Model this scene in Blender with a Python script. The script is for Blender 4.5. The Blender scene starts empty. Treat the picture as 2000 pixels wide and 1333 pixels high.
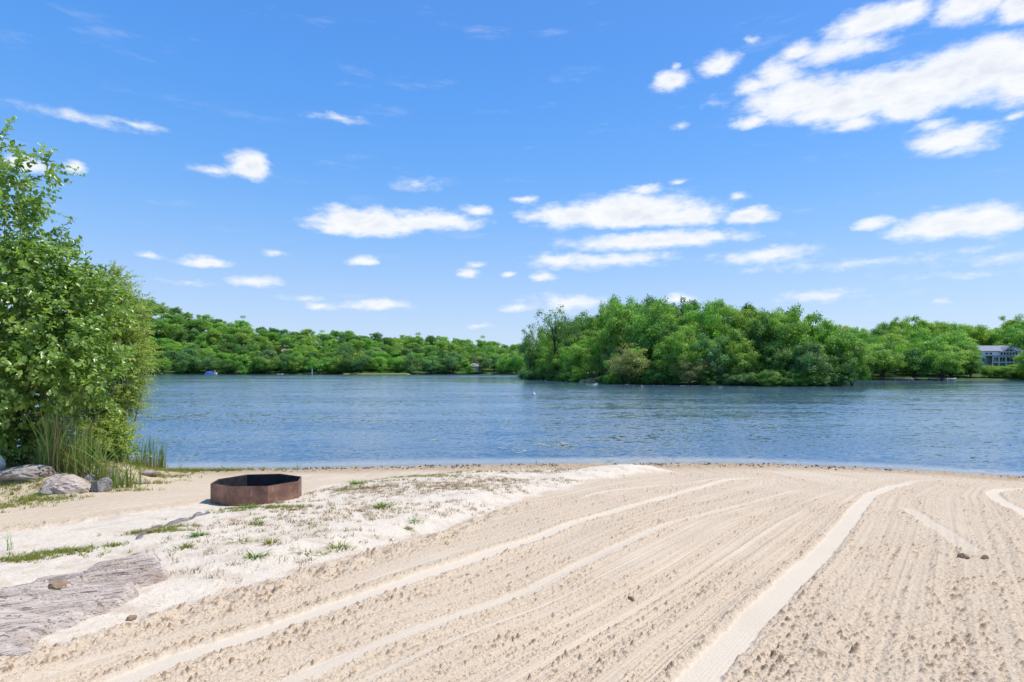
import bpy, math, random
import numpy as np
from mathutils import Vector, Matrix
R = math.radians
C = bpy.context.scene.collection
SC = bpy.context.scene

# ------------------------------------------------------------------ camera
F = 1150.0; HX = 1000.0; HY = 724.0; EYE = 3.0     # focal length / vanishing line measured on the photograph
cd = bpy.data.cameras.new('camera'); cam = bpy.data.objects.new('camera', cd); C.objects.link(cam)
cam.location = (0, 0, EYE); cam.rotation_euler = (R(90), 0, 0)
cd.sensor_width = 36; cd.lens = F/2000*36; cd.shift_y = (HY-666.5)/2000
cd.clip_start = 0.1; cd.clip_end = 6000
SC.camera = cam
# ------------------------------------------------------------------ light
SUN_EL, SUN_AZ = 61.0, 82.0        # azimuth clockwise from the view direction (+Y)
w = bpy.data.worlds.new('World'); SC.world = w; w.use_nodes = True
sd = bpy.data.lights.new('sun', 'SUN'); sun = bpy.data.objects.new('sun', sd); C.objects.link(sun)
sd.energy = 3.2; sd.angle = R(0.5); sd.color = (1.0, 0.955, 0.89)
sv = Vector((math.sin(R(SUN_AZ))*math.cos(R(SUN_EL)), math.cos(R(SUN_AZ))*math.cos(R(SUN_EL)), math.sin(R(SUN_EL))))
sun.rotation_euler = sv.to_track_quat('Z', 'Y').to_euler(); sun.location = (0, 0, 60)
SC.view_settings.view_transform = 'Standard'; SC.view_settings.look = 'None'
SC.view_settings.exposure = 0.5; SC.view_settings.gamma = 1.0
SC.cycles.use_denoising = True
SC.cycles.max_bounces = 6; SC.cycles.diffuse_bounces = 3; SC.cycles.glossy_bounces = 3
SC.cycles.transparent_max_bounces = 8; SC.cycles.transmission_bounces = 4
SC.cycles.caustics_reflective = False; SC.cycles.caustics_refractive = False

# ------------------------------------------------------------------ node helper
class NT:
    def __init__(s, tree): s.t = tree; s.n = tree.nodes; s.l = tree.links
    def new(s, typ, **kw):
        n = s.n.new(typ)
        for k, v in kw.items(): setattr(n, k, v)
        return n
    def put(s, sock, v):
        if hasattr(v, 'is_output') or hasattr(v, 'links'): s.l.new(v, sock)
        else: sock.default_value = v
    def math(s, op, a, b=None, c=None, clamp=False):
        n = s.new('ShaderNodeMath', operation=op, use_clamp=clamp)
        s.put(n.inputs[0], a)
        if b is not None: s.put(n.inputs[1], b)
        if c is not None: s.put(n.inputs[2], c)
        return n.outputs[0]
    def vec(s, op, a, b=None, out=0):
        n = s.new('ShaderNodeVectorMath', operation=op)
        s.put(n.inputs[0], a)
        if b is not None: s.put(n.inputs[1], b)
        return n.outputs[out]
    def noise(s, co, scale, detail=4, rough=0.5, dist=0.0, color=False):
        n = s.new('ShaderNodeTexNoise'); s.put(n.inputs['Vector'], co)
        n.inputs['Scale'].default_value = scale; n.inputs['Detail'].default_value = detail
        n.inputs['Roughness'].default_value = rough; n.inputs['Distortion'].default_value = dist
        return n.outputs['Color' if color else 'Fac']
    def ss(s, x, lo, hi):
        n = s.new('ShaderNodeMapRange', interpolation_type='SMOOTHSTEP')
        s.put(n.inputs['Value'], x); s.put(n.inputs['From Min'], lo); s.put(n.inputs['From Max'], hi)
        return n.outputs[0]
    def mix(s, f, a, b, blend='MIX'):
        n = s.new('ShaderNodeMix', data_type='RGBA', blend_type=blend)
        s.put(n.inputs[0], f)
        for k, v in ((6, a), (7, b)):
            if isinstance(v, tuple): n.inputs[k].default_value = (v + (1,))[:4]
            else: s.l.new(v, n.inputs[k])
        return n.outputs[2]
    def comb(s, x, y, z=0.0):
        n = s.new('ShaderNodeCombineXYZ')
        for i, v in enumerate((x, y, z)): s.put(n.inputs[i], v)
        return n.outputs[0]

# ------------------------------------------------------------------ sky with fair weather clouds
wt = NT(w.node_tree); w.node_tree.nodes.clear()
sky = wt.new('ShaderNodeTexSky', sky_type='NISHITA', sun_disc=False)
sky.sun_elevation = R(SUN_EL); sky.sun_rotation = R(SUN_AZ)
sky.air_density = 1.0; sky.dust_density = 0.6; sky.ozone_density = 2.2; sky.altitude = 200
tc = wt.new('ShaderNodeTexCoord'); sp = wt.new('ShaderNodeSeparateXYZ'); wt.l.new(tc.outputs['Generated'], sp.inputs[0])
az = wt.math('ARCTAN2', sp.outputs[0], sp.outputs[1]); el = wt.math('ARCSINE', sp.outputs[2])
co0 = wt.comb(az, el)
sc1 = wt.vec('MULTIPLY', co0, (1.0, 1.9, 1.0))
wn = wt.vec('SUBTRACT', wt.noise(sc1, 16, 5, 0.6, color=True), (0.5, 0.5, 0.5))
co = wt.vec('ADD', co0, wt.vec('MULTIPLY', wn, (0.045, 0.018, 0)))
# px centre x, y, half width, height above / below, weight
CL = [(1235,424,150,42,18,1.15),(1120,422,110,22,18,.9),(1330,428,90,30,16,.9),(1270,472,190,17,15,.85),(1390,464,70,14,11,.7),(1180,508,150,12,15,.6),(1090,512,55,16,14,.6),
 (720,438,120,30,22,1.05),(840,434,110,20,16,.9),(650,446,60,10,10,.7),(936,411,28,10,10,.7),(1467,424,52,17,14,1.0),(1500,497,110,12,16,.55),(1500,500,60,18,12,.65),
 (1870,437,150,28,24,1.0),(1940,432,80,30,30,1.0),(1700,437,48,16,12,.75),(490,327,52,27,20,1.05),(415,335,45,10,8,.5),(398,512,56,11,9,.7),(500,550,62,11,9,.7),
 (706,512,33,11,9,.85),(914,534,28,9,8,.7),(1058,540,28,9,8,.65),(992,538,18,7,6,.6),(740,596,70,12,10,.65),(590,582,45,7,6,.35),(620,597,42,8,7,.5),(930,518,20,6,5,.5),
 (1110,590,85,16,20,.5),(1325,585,35,12,10,.7),(1600,580,95,14,14,.35),(1010,602,35,7,6,.5),(936,637,24,6,5,.4),(1835,589,25,8,7,.45),(1255,371,48,9,8,.6),(1325,356,18,6,5,.5),
 (1445,384,24,7,6,.5),(1025,392,32,7,7,.6),(1085,440,40,12,10,.4),(810,362,50,14,10,.28),(150,230,130,10,9,.36),(260,241,70,7,8,.42),(660,231,55,7,7,.35),(140,328,30,12,10,.75),
 (50,322,45,18,14,.6),(1310,159,38,20,18,.85),(1405,130,48,22,16,.8),(1320,130,14,7,6,.5),(1695,42,95,22,26,1.0),(1775,22,60,18,20,.9),(1900,8,100,26,26,1.0),(2010,8,80,24,28,.9),
 (1640,100,120,24,16,.7),(1560,104,50,18,14,.7),(1730,175,165,36,36,1.05),(1560,190,120,34,40,.95),(1640,208,110,34,34,1.0),(1900,137,190,46,50,1.15),(2060,122,190,54,60,1.2),(1780,200,110,30,30,.9),(1520,150,60,26,22,.7),
 (1470,170,50,12,12,.6),(1468,236,40,12,11,.65),(1672,242,48,16,12,.7),(1855,272,100,24,22,.9),(1880,293,60,12,10,.5),(1818,243,40,8,7,.4),(1815,212,30,14,10,.5),(1990,222,28,8,7,.5),
 (1470,82,14,8,8,.35),(1412,202,30,10,8,.25),(1320,246,18,7,6,.3),(530,496,30,7,6,.4),(292,498,36,6,5,.4),(370,552,44,6,5,.3),(1700,510,260,8,10,.25),(1900,535,160,8,8,.2),(1950,505,120,10,12,.2),
 (2300,300,160,40,30,1.1),(2450,470,200,34,26,1.0),(2300,90,260,70,60,1.2),(-300,420,200,30,22,.9),(-500,250,200,36,30,1.0)]
acc = None
for X, Y, a, bt, bb, wgt in CL:
    u = (X-HX)/F; v = (HY-Y)/F
    A = math.atan(u); E = math.atan(v/math.hypot(1, u)); k = 1/(F*(1+u*u))*1.14; kv = 1/(F*math.hypot(1, u))*1.28
    d = wt.vec('SUBTRACT', co, (A, E, 0))
    m = wt.vec('MAXIMUM', wt.vec('MULTIPLY', d, (1/(a*k), 1/(bt*kv), 0)), wt.vec('MULTIPLY', d, (-1/(a*k), -1/(bb*kv), 0)))
    val = wt.math('MULTIPLY_ADD', wt.vec('LENGTH', m, out=1), -wgt, wgt)
    if acc is None: acc = val
    else:
        n = wt.new('ShaderNodeMath', operation='SMOOTH_MAX'); wt.l.new(acc, n.inputs[0]); wt.l.new(val, n.inputs[1]); n.inputs[2].default_value = 0.12; acc = n.outputs[0]
fb = wt.noise(wt.vec('MULTIPLY', co0, (1, 2.2, 1)), 30, 7, 0.62)
dens = wt.math('MULTIPLY_ADD', wt.math('SUBTRACT', fb, 0.5), .95, acc)
cov = wt.ss(dens, -0.05, 0.62)
wisp = wt.math('MULTIPLY', wt.ss(wt.noise(wt.vec('MULTIPLY', co0, (1, 5, 1)), 6, 6, 0.65), 0.56, 0.82), 0.22)
cov = wt.math('MAXIMUM', cov, wisp)
shade = wt.ss(wt.noise(wt.vec('MULTIPLY', co, (1, 2.4, 1)), 24, 4, 0.6), 0.3, 0.72)
thick = wt.ss(dens, 0.25, 0.95)
ccol = wt.mix(wt.math('MULTIPLY', shade, thick), (4.72, 4.78, 4.85), (3.75, 3.95, 4.35))
rp = wt.new('ShaderNodeValToRGB'); cr = rp.color_ramp; cr.interpolation = 'B_SPLINE'
STOPS = [(0.0, (2.5, 3.05, 3.9)), (.09, (2.15, 2.9, 3.95)), (.20, (1.10, 2.35, 4.2)), (.32, (.50, 1.85, 4.3)), (.50, (.22, 1.35, 4.1)), (.75, (.50, 1.2, 3.0)), (1.0, (.6, 1.15, 2.3))]
while len(cr.elements) < len(STOPS): cr.elements.new(.5)
for e_, (p_, c_) in zip(cr.elements, STOPS): e_.position = p_; e_.color = (c_[0]/5, c_[1]/5, c_[2]/5, 1)
wt.put(rp.inputs[0], sp.outputs[2])
five = wt.vec('MULTIPLY', rp.outputs[0], (5, 5, 5))
hsv = wt.new('ShaderNodeMix', data_type='RGBA'); hsv.inputs[0].default_value = .80
wt.l.new(wt.mix(1.0, sky.outputs[0], (1.0, 1.02, 1.22), 'MULTIPLY'), hsv.inputs[6]); wt.l.new(five, hsv.inputs[7])
skyc = wt.mix(wt.math('MULTIPLY', cov, 0.96), hsv.outputs[2], ccol)
bg = wt.new('ShaderNodeBackground'); wt.l.new(skyc, bg.inputs['Color']); bg.inputs['Strength'].default_value = 0.15
wo = wt.new('ShaderNodeOutputWorld'); wt.l.new(bg.outputs[0], wo.inputs[0])
w.cycles.sampling_method = 'MANUAL'; w.cycles.sample_map_resolution = 512

# ------------------------------------------------------------------ tags
def tag(o, label=None, cat=None, group=None, kind=None):
    if label: o['label'] = label
    if cat: o['category'] = cat
    if group: o['group'] = group
    if kind: o['kind'] = kind
    return o
def empty(name, loc=(0, 0, 0), rz=0, label=None, cat=None, group=None):
    o = bpy.data.objects.new(name, None); C.objects.link(o); o.location = loc; o.rotation_euler = (0, 0, rz); o.empty_display_size = .3
    return tag(o, label, cat, group)
def link(name, me, parent=None):
    o = bpy.data.objects.new(name, me); C.objects.link(o)
    if parent: o.parent = parent
    return o

# ------------------------------------------------------------------ numpy mesh helpers
def mesh_np(name, V, Fc, mat=None, smooth=False, attrs=None):
    """V (n,3); Fc (m,k) equal-sized faces, or list of such arrays"""
    me = bpy.data.meshes.new(name)
    Fs = Fc if isinstance(Fc, list) else [Fc]
    Fs = [np.asarray(f, np.int32) for f in Fs if len(f)]
    V = np.asarray(V, np.float32)
    me.vertices.add(len(V)); me.vertices.foreach_set('co', V.ravel())
    loops = np.concatenate([f.ravel() for f in Fs]); tot = np.concatenate([np.full(len(f), f.shape[1], np.int32) for f in Fs])
    st = np.concatenate([[0], np.cumsum(tot)[:-1]]).astype(np.int32)
    me.loops.add(len(loops)); me.loops.foreach_set('vertex_index', loops)
    me.polygons.add(len(tot)); me.polygons.foreach_set('loop_start', st); me.polygons.foreach_set('loop_total', tot)
    if smooth: me.polygons.foreach_set('use_smooth', np.ones(len(tot), bool))
    me.update(calc_edges=True)
    for k, a in (attrs or {}).items():
        a = np.asarray(a, np.float32)
        if a.ndim == 1:
            at = me.attributes.new(k, 'FLOAT', 'POINT'); at.data.foreach_set('value', a)
        else:
            at = me.attributes.new(k, 'FLOAT_COLOR', 'POINT'); at.data.foreach_set('color', np.c_[a, np.ones(len(a))].astype(np.float32).ravel())
    if mat: me.materials.append(mat)
    return me
class MB:
    """collects boxes, prisms, tubes; one mesh"""
    def __init__(s): s.v = []; s.f = []
    def add(s, vs, fs):
        o = len(s.v); s.v += [tuple(p) for p in vs]; s.f += [tuple(i+o for i in f) for f in fs]; return s
    def box(s, x0, x1, y0, y1, z0, z1):
        return s.add([(x0,y0,z0),(x1,y0,z0),(x1,y1,z0),(x0,y1,z0),(x0,y0,z1),(x1,y0,z1),(x1,y1,z1),(x0,y1,z1)],
                     [(0,3,2,1),(4,5,6,7),(0,1,5,4),(1,2,6,5),(2,3,7,6),(3,0,4,7)])
    def tube(s, pts, rad, n=6):
        pts = [Vector(p) for p in pts]; rings = []
        for i, p in enumerate(pts):
            t = (pts[min(i+1, len(pts)-1)] - pts[max(i-1, 0)]).normalized()
            a = t.cross(Vector((0.3, 0.1, 1))); a = a.normalized() if a.length > .05 else t.cross(Vector((1, 0, 0))).normalized()
            b = t.cross(a); r = rad[i] if hasattr(rad, '__len__') else rad
            rings.append([p + (a*math.cos(2*math.pi*k/n) + b*math.sin(2*math.pi*k/n))*r for k in range(n)])
        vs = [q for r in rings for q in r]; fs = []
        for i in range(len(pts)-1):
            for k in range(n): fs.append((i*n+k, i*n+(k+1) % n, (i+1)*n+(k+1) % n, (i+1)*n+k))
        fs += [tuple(range(n-1, -1, -1)), tuple((len(pts)-1)*n+k for k in range(n))]
        return s.add(vs, fs)
    def mesh(s, name, mat, smooth=False):
        me = bpy.data.meshes.new(name); me.from_pydata(s.v, [], s.f); me.materials.append(mat)
        if smooth:
            for p in me.polygons: p.use_smooth = True
        me.update(); return me
    def obj(s, name, mat, parent=None, smooth=False): return link(name, s.mesh(name, mat, smooth), parent)

# noise ----------------------------------------------------------
def _h(ix, iy, seed):
    n = (ix.astype(np.int64)*374761393 + iy.astype(np.int64)*668265263 + seed*1442695041) & 0xffffffff
    n = ((n ^ (n >> 13))*1274126177) & 0xffffffff; n = n ^ (n >> 16)
    n = (n*2246822519) & 0xffffffff
    return ((n ^ (n >> 15)) & 0xffffff)/float(0xffffff)
def vn(x, y, seed=0):
    """gradient noise about -1..1"""
    xi = np.floor(x); yi = np.floor(y); fx = x-xi; fy = y-yi
    def g(i, j):
        a = _h(xi+i, yi+j, seed)*2*np.pi
        return np.cos(a)*(fx-i) + np.sin(a)*(fy-j)
    ux = fx*fx*fx*(fx*(fx*6-15)+10); uy = fy*fy*fy*(fy*(fy*6-15)+10)
    a = g(0, 0); b = g(1, 0); c = g(0, 1); d = g(1, 1)
    return 1.5*((a+(b-a)*ux) + ((c+(d-c)*ux)-(a+(b-a)*ux))*uy)
def fbm(x, y, o=4, seed=0, gain=.5):
    s = 0; a = 1
    for i in range(o): s = s + a*vn(x*2**i+i*17.3, y*2**i-i*9.1, seed+i); a *= gain
    return s
def clods(x, y, cell, dens, rmin, rmax, seed):
    """lumps: (height 0..1, id) from a jittered grid"""
    X = x/cell; Y = y/cell; xi = np.floor(X); yi = np.floor(Y); best = np.zeros_like(x)
    for i in (-1, 0, 1):
        for j in (-1, 0, 1):
            cx = xi+i; cy = yi+j
            r = rmin+(rmax-rmin)*_h(cx, cy, seed+3)**2
            on = _h(cx, cy, seed+4) < dens
            dx = X-cx-_h(cx, cy, seed+1); dy = Y-cy-_h(cx, cy, seed+2)
            q = 1-(dx*dx+dy*dy)/(r*r)
            best = np.maximum(best, np.where(on, np.sqrt(np.clip(q, 0, 1))*r, 0))
    return best
def sstep(x, a, b):
    t = np.clip((x-a)/(b-a), 0, 1); return t*t*(3-2*t)
def sdf(px, py, poly):
    """signed distance, positive inside"""
    P = np.asarray(poly, float); d = np.full(px.shape, 1e9); ins = np.zeros(px.shape, bool)
    for i in range(len(P)):
        ax, ay = P[i]; bx, by = P[(i+1) % len(P)]
        ex, ey = bx-ax, by-ay; t = np.clip(((px-ax)*ex+(py-ay)*ey)/(ex*ex+ey*ey+1e-12), 0, 1)
        d = np.minimum(d, (px-ax-ex*t)**2+(py-ay-ey*t)**2)
        c = ((ay > py) != (by > py)) & (px < (bx-ax)*(py-ay)/((by-ay) if by != ay else 1e-12)+ax); ins ^= c
    d = np.sqrt(d); return np.where(ins, d, -d)
def pdist(px, py, line):
    """distance to a polyline and parameter along it 0..1"""
    P = np.asarray(line, float); d = np.full(px.shape, 1e9); s = np.zeros(px.shape)
    L = np.r_[0, np.cumsum(np.hypot(*(P[1:]-P[:-1]).T))]
    for i in range(len(P)-1):
        ax, ay = P[i]; bx, by = P[i+1]; ex, ey = bx-ax, by-ay
        t = np.clip(((px-ax)*ex+(py-ay)*ey)/(ex*ex+ey*ey), 0, 1); q = (px-ax-ex*t)**2+(py-ay-ey*t)**2
        m = q < d; d = np.where(m, q, d); s = np.where(m, (L[i]+t*(L[i+1]-L[i]))/L[-1], s)
    return np.sqrt(d), s
def interp(x, xs, ys): return np.interp(x, xs, ys)

# ------------------------------------------------------------------ beach relief
SHX = [-40, -18, -10.8, -6.2, -3, 0, 4.95, 8, 11.5, 14.3, 20, 40]
SHY = [15.5, 17.6, 17.9, 18.0, 18.5, 18.8, 19.0, 18.9, 17.9, 16.5, 14.2, 8]
def shore(x): return interp(x, SHX, SHY)
SL = 0.078
def base_z(x, y):
    t = shore(x)-y
    return np.where(t > 0, SL*t, 0.16*t)
def g0(X, Y, zadd=0.0):
    """photo pixel on the sand -> world x, y"""
    u = (X-HX)/F; v = (Y-HY)/F; y = 2.0/max(v, .05)
    for _ in range(60):
        z = float(base_z(u*y, y))+zadd; y = .5*y+.5*(EYE-z)/v
    return (u*y, y)
def W(pts, zadd=0.0): return [g0(X, Y, zadd) for X, Y in pts]
white_px = [(-500,1100),(-200,1065),(0,1040),(210,1010),(402,981),(473,985),(563,968),(612,954),(659,945),(746,939),(814,936),(907,922),(1000,924),(1110,922),(1165,913),(1250,911),(1322,921),
            (1219,933),(1148,940),(1113,953),(1060,962),(1000,985),(907,1016),(845,1044),(721,1080),(665,1097),(560,1128),(455,1156),(350,1178),(252,1206),(196,1226),(70,1262),(0,1290),(-300,1390),(-700,1500)]
WHITE = W(white_px)
ring_c = g0(500, 962)
TRK = { # centre line in photo pixels, half width in m, strength
 'a': ([(60,1400),(210,1333),(340,1283),(550,1217),(725,1161),(900,1105),(1042,1054),(1184,1007),(1326,962),(1420,938),(1500,929)], .118, 1.0),
 'b': ([(400,1390),(550,1333),(725,1266),(900,1200),(1042,1146),(1184,1080),(1326,1020),(1500,972),(1600,945)], .08, .6),
 'c': ([(1300,1390),(1362,1333),(1400,1289),(1471,1215),(1542,1139),(1613,1068),(1648,1028),(1684,987),(1702,967),(1737,951),(1790,942),(1850,940)], .122, 1.0),
 'd': ([(2100,950),(2000,954),(1960,957),(1938,964),(1953,977),(2000,1000),(2100,1050)], .115, 1.0),
 'e': ([(1772,990),(1800,1010),(1861,1052),(1918,1087)], .11, .5),
 'f': ([(1131,975),(1191,961),(1240,955),(1330,945),(1420,934)], .08, .6),
}
TRW = {k: (W(v[0]), v[1], v[2]) for k, v in TRK.items()}
def curve_x(name, y):
    P = np.array(TRW[name][0]); o = np.argsort(P[:, 1]); return np.interp(y, P[o, 1], P[o, 0])
def rake_u(x, y):
    """coordinate across the raking: constant along each pass"""
    yy = np.minimum(y, 15.2)
    xa, xb, xc = curve_x('a', yy), curve_x('b', yy), curve_x('c', yy)
    xb = np.maximum(xb, xa+.3); xc = np.maximum(xc, xb+.3)
    u = np.where(x < xa, (x-xa), np.where(x < xb, (x-xa)/(xb-xa)*1.0, np.where(x < xc, 1+(x-xb)/(xc-xb)*3.2, 4.2+(x-xc))))
    return u
def relief(x, y):
    """returns z, white, track, damp, rough"""
    z = base_z(x, y); s = sdf(x, y, WHITE)
    s2 = s + .16*fbm(x*2.2, y*2.2, 4, 5)+.05*vn(x*18, y*18, 6)
    white = sstep(s2, -.12, .16)
    berm = sstep(s, -.1, .75)
    z = z + .11*berm*sstep(y, 3, 8)*sstep(x, -6.8, -2.0)
    # mound beside the far end of the white sand
    mx, my = g0(1235, 925); mo = np.exp(-(((x-mx)/.95)**2+((y-my)/.9)**2)); z = z + .11*mo
    z = z + .05*fbm(x*.35, y*.35, 2, 31)*sstep(shore(x)-y, .5, 3)
    z = z + .40*sstep(-x-8.9, 0, 1.5)*sstep(y, 11.9, 13.0)*(1-sstep(y, 15.2, 17.2))
    track = np.zeros_like(x)
    lip = np.zeros_like(x)
    for k, (ln, hw, st) in TRW.items():
        d, q = pdist(x, y, ln)
        d = d + .02*vn(x*3, y*3, 77)
        fade = sstep(q, 0, .06) if k in 'def' else 1.0
        if k in 'acbef': fade = fade*(1-sstep(q, .86, 1.0))
        track = np.maximum(track, (1-sstep(d+.018*vn(x*14, y*14, 78), hw*.80, hw*1.12))*st*fade)
        lip = np.maximum(lip, np.exp(-((d-hw*1.35)/.07)**2)*st*fade)
    track = track*(1-white)
    raked = (1-white)*(1-track)
    u = rake_u(x, y)
    along = y*.25+x*.15
    ridge = vn(u*5.0, along*.5, 11)*.6 + vn(u*11.0, along*.7, 12)*.5+ vn(u*22, along, 13)*.3
    left = sstep(-x, 1.6, 2.2)*sstep(y, 8.5, 9.5)       # flatter raking behind the fire ring
    z = z + raked*ridge*(.017-.010*left) + raked*.0075*vn(u*34, along*.7, 14)*sstep(u, -.8, 0)*(1-.7*sstep(u, 4.0, 4.6))
    # lumps of turned sand
    band = .55*vn(u*3.1+9, along*.5, 21)+.75*vn(u*9, along*.45, 23)+.7*vn(u*23, along*.6, 24)
    mid = sstep(u, 1.0, 1.5)*(1-sstep(u, 3.3, 4.0))          # well combed sand between the two wheel tracks
    rgt = sstep(u, 4.25, 4.7)
    dens = .50+.62*band*(1-.45*rgt)+.35*vn(x*.7, y*.7, 22)-.17*mid+.12*rgt+.12*sstep(8-y, 0, 4)
    dens = np.clip(dens, 0.03, 1)
    edge = 0
    edge = np.exp(-((s+.20)/.20)**2)*sstep(11.5-y, 0, 2)
    dens = np.clip(dens+.6*edge+lip*.25, 0, 1)*(1-.55*left)
    c1 = clods(x+.012*vn(x*30, y*30, 7), y, .042, .50, .2, .52, 40)
    c2 = clods(x+.02*vn(x*20, y*20, 8), y, .11, .28, .16, .36, 50)
    c3 = clods(x+.04*vn(x*14, y*14, 9), y, .30, .22, .10, .26, 60)
    brk = np.clip(.8+.45*vn(x*34, y*34, 17)+.35*vn(x*70, y*70, 18), .25, 1.25)
    c0 = clods(x+.008*vn(x*50, y*50, 19), y, .026, .7, .25, .6, 44)
    lump = (c0*.026*.8*sstep(dens, .15, .6) + c1*.042*1.25*sstep(dens, .25, .85)*(1-.75*(_h(np.floor(x/.05), np.floor(y/.05), 99) > 2)) + c2*.10*.7*sstep(dens, .7, 1.05) + c3*.30*.45*sstep(edge+lip*.3, .3, 1.0)*sstep(vn(x*1.1, y*1.1, 61), -.3, .4))*brk
    pit = np.clip(np.abs(fbm(x*13, y*13, 3, 181))-.25, 0, 1)
    z = z - pit*.012*raked*dens
    z = z + lump*raked*1.1 + raked*.012*edge*4*(.5+vn(x*6, y*6, 15))
    z = z - track*.016 + lip*.014*raked*(.6+.6*vn(x*9, y*9, 33))
    # wheel tread in the smooth bands
    z = z + track*.0006*np.sin(u*2*np.pi*28)
    # footprints / soft dimples in the white sand
    z = z + white*(.012*fbm(x*3.0, y*3.0, 3, 91) + .004*fbm(x*14, y*14, 2, 93)) + white*.012*clods(x, y, .07, .35, .1, .35, 95)
    # wet edge at the water, ragged with lumps and weed
    t = shore(x)-y
    z = z + .020*fbm(x*1.3, y*1.3, 4, 141)*np.exp(-(t/.8)**2)
    wet = (1-sstep(t+.3*vn(x*1.5, y*1.5, 3), .9, 2.8))*(.35+.65*sstep(t, -.15, .1))
    wl = clods(x+.03*vn(x*20, y*20, 71), y, .13, .6, .2, .5, 70)*np.clip(.8+.6*vn(x*30, y*30, 72), .2, 1.4)
    z = z + np.exp(-((t-.8)/.6)**2)*(.02+.12*wl*sstep(x, 2, 9))*sstep(t, 0, .3)+np.exp(-((t-.8)/.7)**2)*.04*wl*sstep(t, 0, .3)
    shade_damp = np.clip(lump*34*raked, 0, 1)  # clod shade on the raked sand, put into its colour
    shade_damp = np.maximum(shade_damp, np.clip(wl*2.2, 0, 1)*np.exp(-((t-.8)/.8)**2)*sstep(t, 0, .15)*.9)  # damp lumps along the waterline
    rough = raked*dens
    return z, white, track, shade_damp, wet, rough
def gz(x, y):
    return float(relief(np.array([float(x)]), np.array([float(y)]))[0][0])
def gp(X, Y):
    """photo pixel -> (x, y, z) on the finished sand"""
    x, y = g0(X, Y)
    for _ in range(8):
        z = gz(x, y); y2 = (EYE-z)*F/(Y-HY); y = .5*y+.5*y2; x = (X-HX)/F*y
    return x, y, gz(x, y)

# ------------------------------------------------------------------ materials
def newmat(name):
    m = bpy.data.materials.new(name); m.use_nodes = True; nt = NT(m.node_tree)
    return m, nt, m.node_tree.nodes['Principled BSDF'], m.node_tree.nodes['Material Output']
def objco(nt, kind='Object'): return nt.new('ShaderNodeTexCoord').outputs[kind]
def setb(b, **kw):
    for k, v in kw.items(): b.inputs[k.replace('_', ' ')].default_value = v
def bump(nt, b, h, strength, dist):
    n = nt.new('ShaderNodeBump'); nt.put(n.inputs['Height'], h); n.inputs['Strength'].default_value = strength; n.inputs['Distance'].default_value = dist
    nt.l.new(n.outputs[0], b.inputs['Normal']); return n

def mat_sand():
    m, nt, b, o = newmat('sand'); P = nt.new('ShaderNodeNewGeometry').outputs['Position']
    def at(k): return nt.new('ShaderNodeAttribute', attribute_name=k).outputs['Fac']
    wh, tr, dp, we, ro = at('white'), at('track'), at('shade_damp'), at('wet'), at('rough')
    n1 = nt.noise(P, 9, 5, .6); n2 = nt.noise(P, 120, 3, .6); n3 = nt.noise(P, 1.3, 3, .5)
    tan = nt.mix(n1, (.575, .45, .315), (.47, .36, .245))
    tan = nt.mix(nt.ss(n2, .35, .68), tan, (.66, .545, .40))
    tan = nt.mix(nt.math('MULTIPLY', nt.ss(nt.noise(P, 17, 4, .75), .56, .66), nt.math('MULTIPLY', ro, .6)), tan, (.33, .225, .135))  # coarser specks: clod shade painted so distant sand stays speckled
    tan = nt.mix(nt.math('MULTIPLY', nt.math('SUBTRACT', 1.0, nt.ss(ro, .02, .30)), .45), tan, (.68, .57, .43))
    shade_spk = nt.math('MULTIPLY', nt.ss(nt.noise(P, 42, 3, .75), .585, .63), nt.math('MULTIPLY_ADD', ro, .6, .3))
    tan = nt.mix(shade_spk, tan, (.20, .125, .07))  # dark specks paint the shadowed holes between clods
    tan = nt.mix(nt.math('MULTIPLY', nt.ss(dp, .15, .7), .85), tan, (.29, .185, .105))  # painted clod shade, plus real damp at the waterline
    pale = nt.mix(nt.ss(n2, .3, .6), (.58, .48, .36), (.74, .65, .52))
    soil = nt.math('MULTIPLY', nt.ss(nt.noise(P, 2.6, 5, .65), .48, .66), .55); pale = nt.mix(soil, pale, (.50, .385, .27))
    pale = nt.mix(nt.ss(nt.noise(P, 60, 2, .5), .62, .70), pale, (.25, .20, .16))  # small dark speckles paint the shadows of sand grains
    tr_c = nt.mix(nt.ss(n2, .3, .6), (.59, .49, .365), (.69, .59, .455))
    c = nt.mix(tr, tan, tr_c); c = nt.mix(wh, c, pale)
    c = nt.mix(nt.math('MULTIPLY', nt.ss(n3, .45, .75), .18), c, (.46, .37, .27))
    wetc = nt.mix(nt.ss(nt.noise(P, 9, 5, .7), .45, .62), (.43, .315, .20), (.25, .17, .10))
    c = nt.mix(nt.math('MULTIPLY', we, .72), c, wetc)
    nt.l.new(c, b.inputs['Base Color']); setb(b, Roughness=.95, Specular_IOR_Level=.15)
    h = nt.math('ADD', nt.math('MULTIPLY', nt.noise(P, 70, 3, .65), .6), nt.math('MULTIPLY', nt.noise(P, 220, 2, .6), .4))
    bump(nt, b, h, .55, .012)
    return m
def mat_ground():
    m, nt, b, o = newmat('woodland_floor'); P = nt.new('ShaderNodeNewGeometry').outputs['Position']
    c = nt.mix(nt.ss(nt.noise(P, .25, 5, .6), .35, .65), (.04, .085, .018), (.08, .13, .035))
    nt.l.new(c, b.inputs['Base Color']); setb(b, Roughness=1.0); bump(nt, b, nt.noise(P, 1.5, 4, .6), .8, .5); return m
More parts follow.
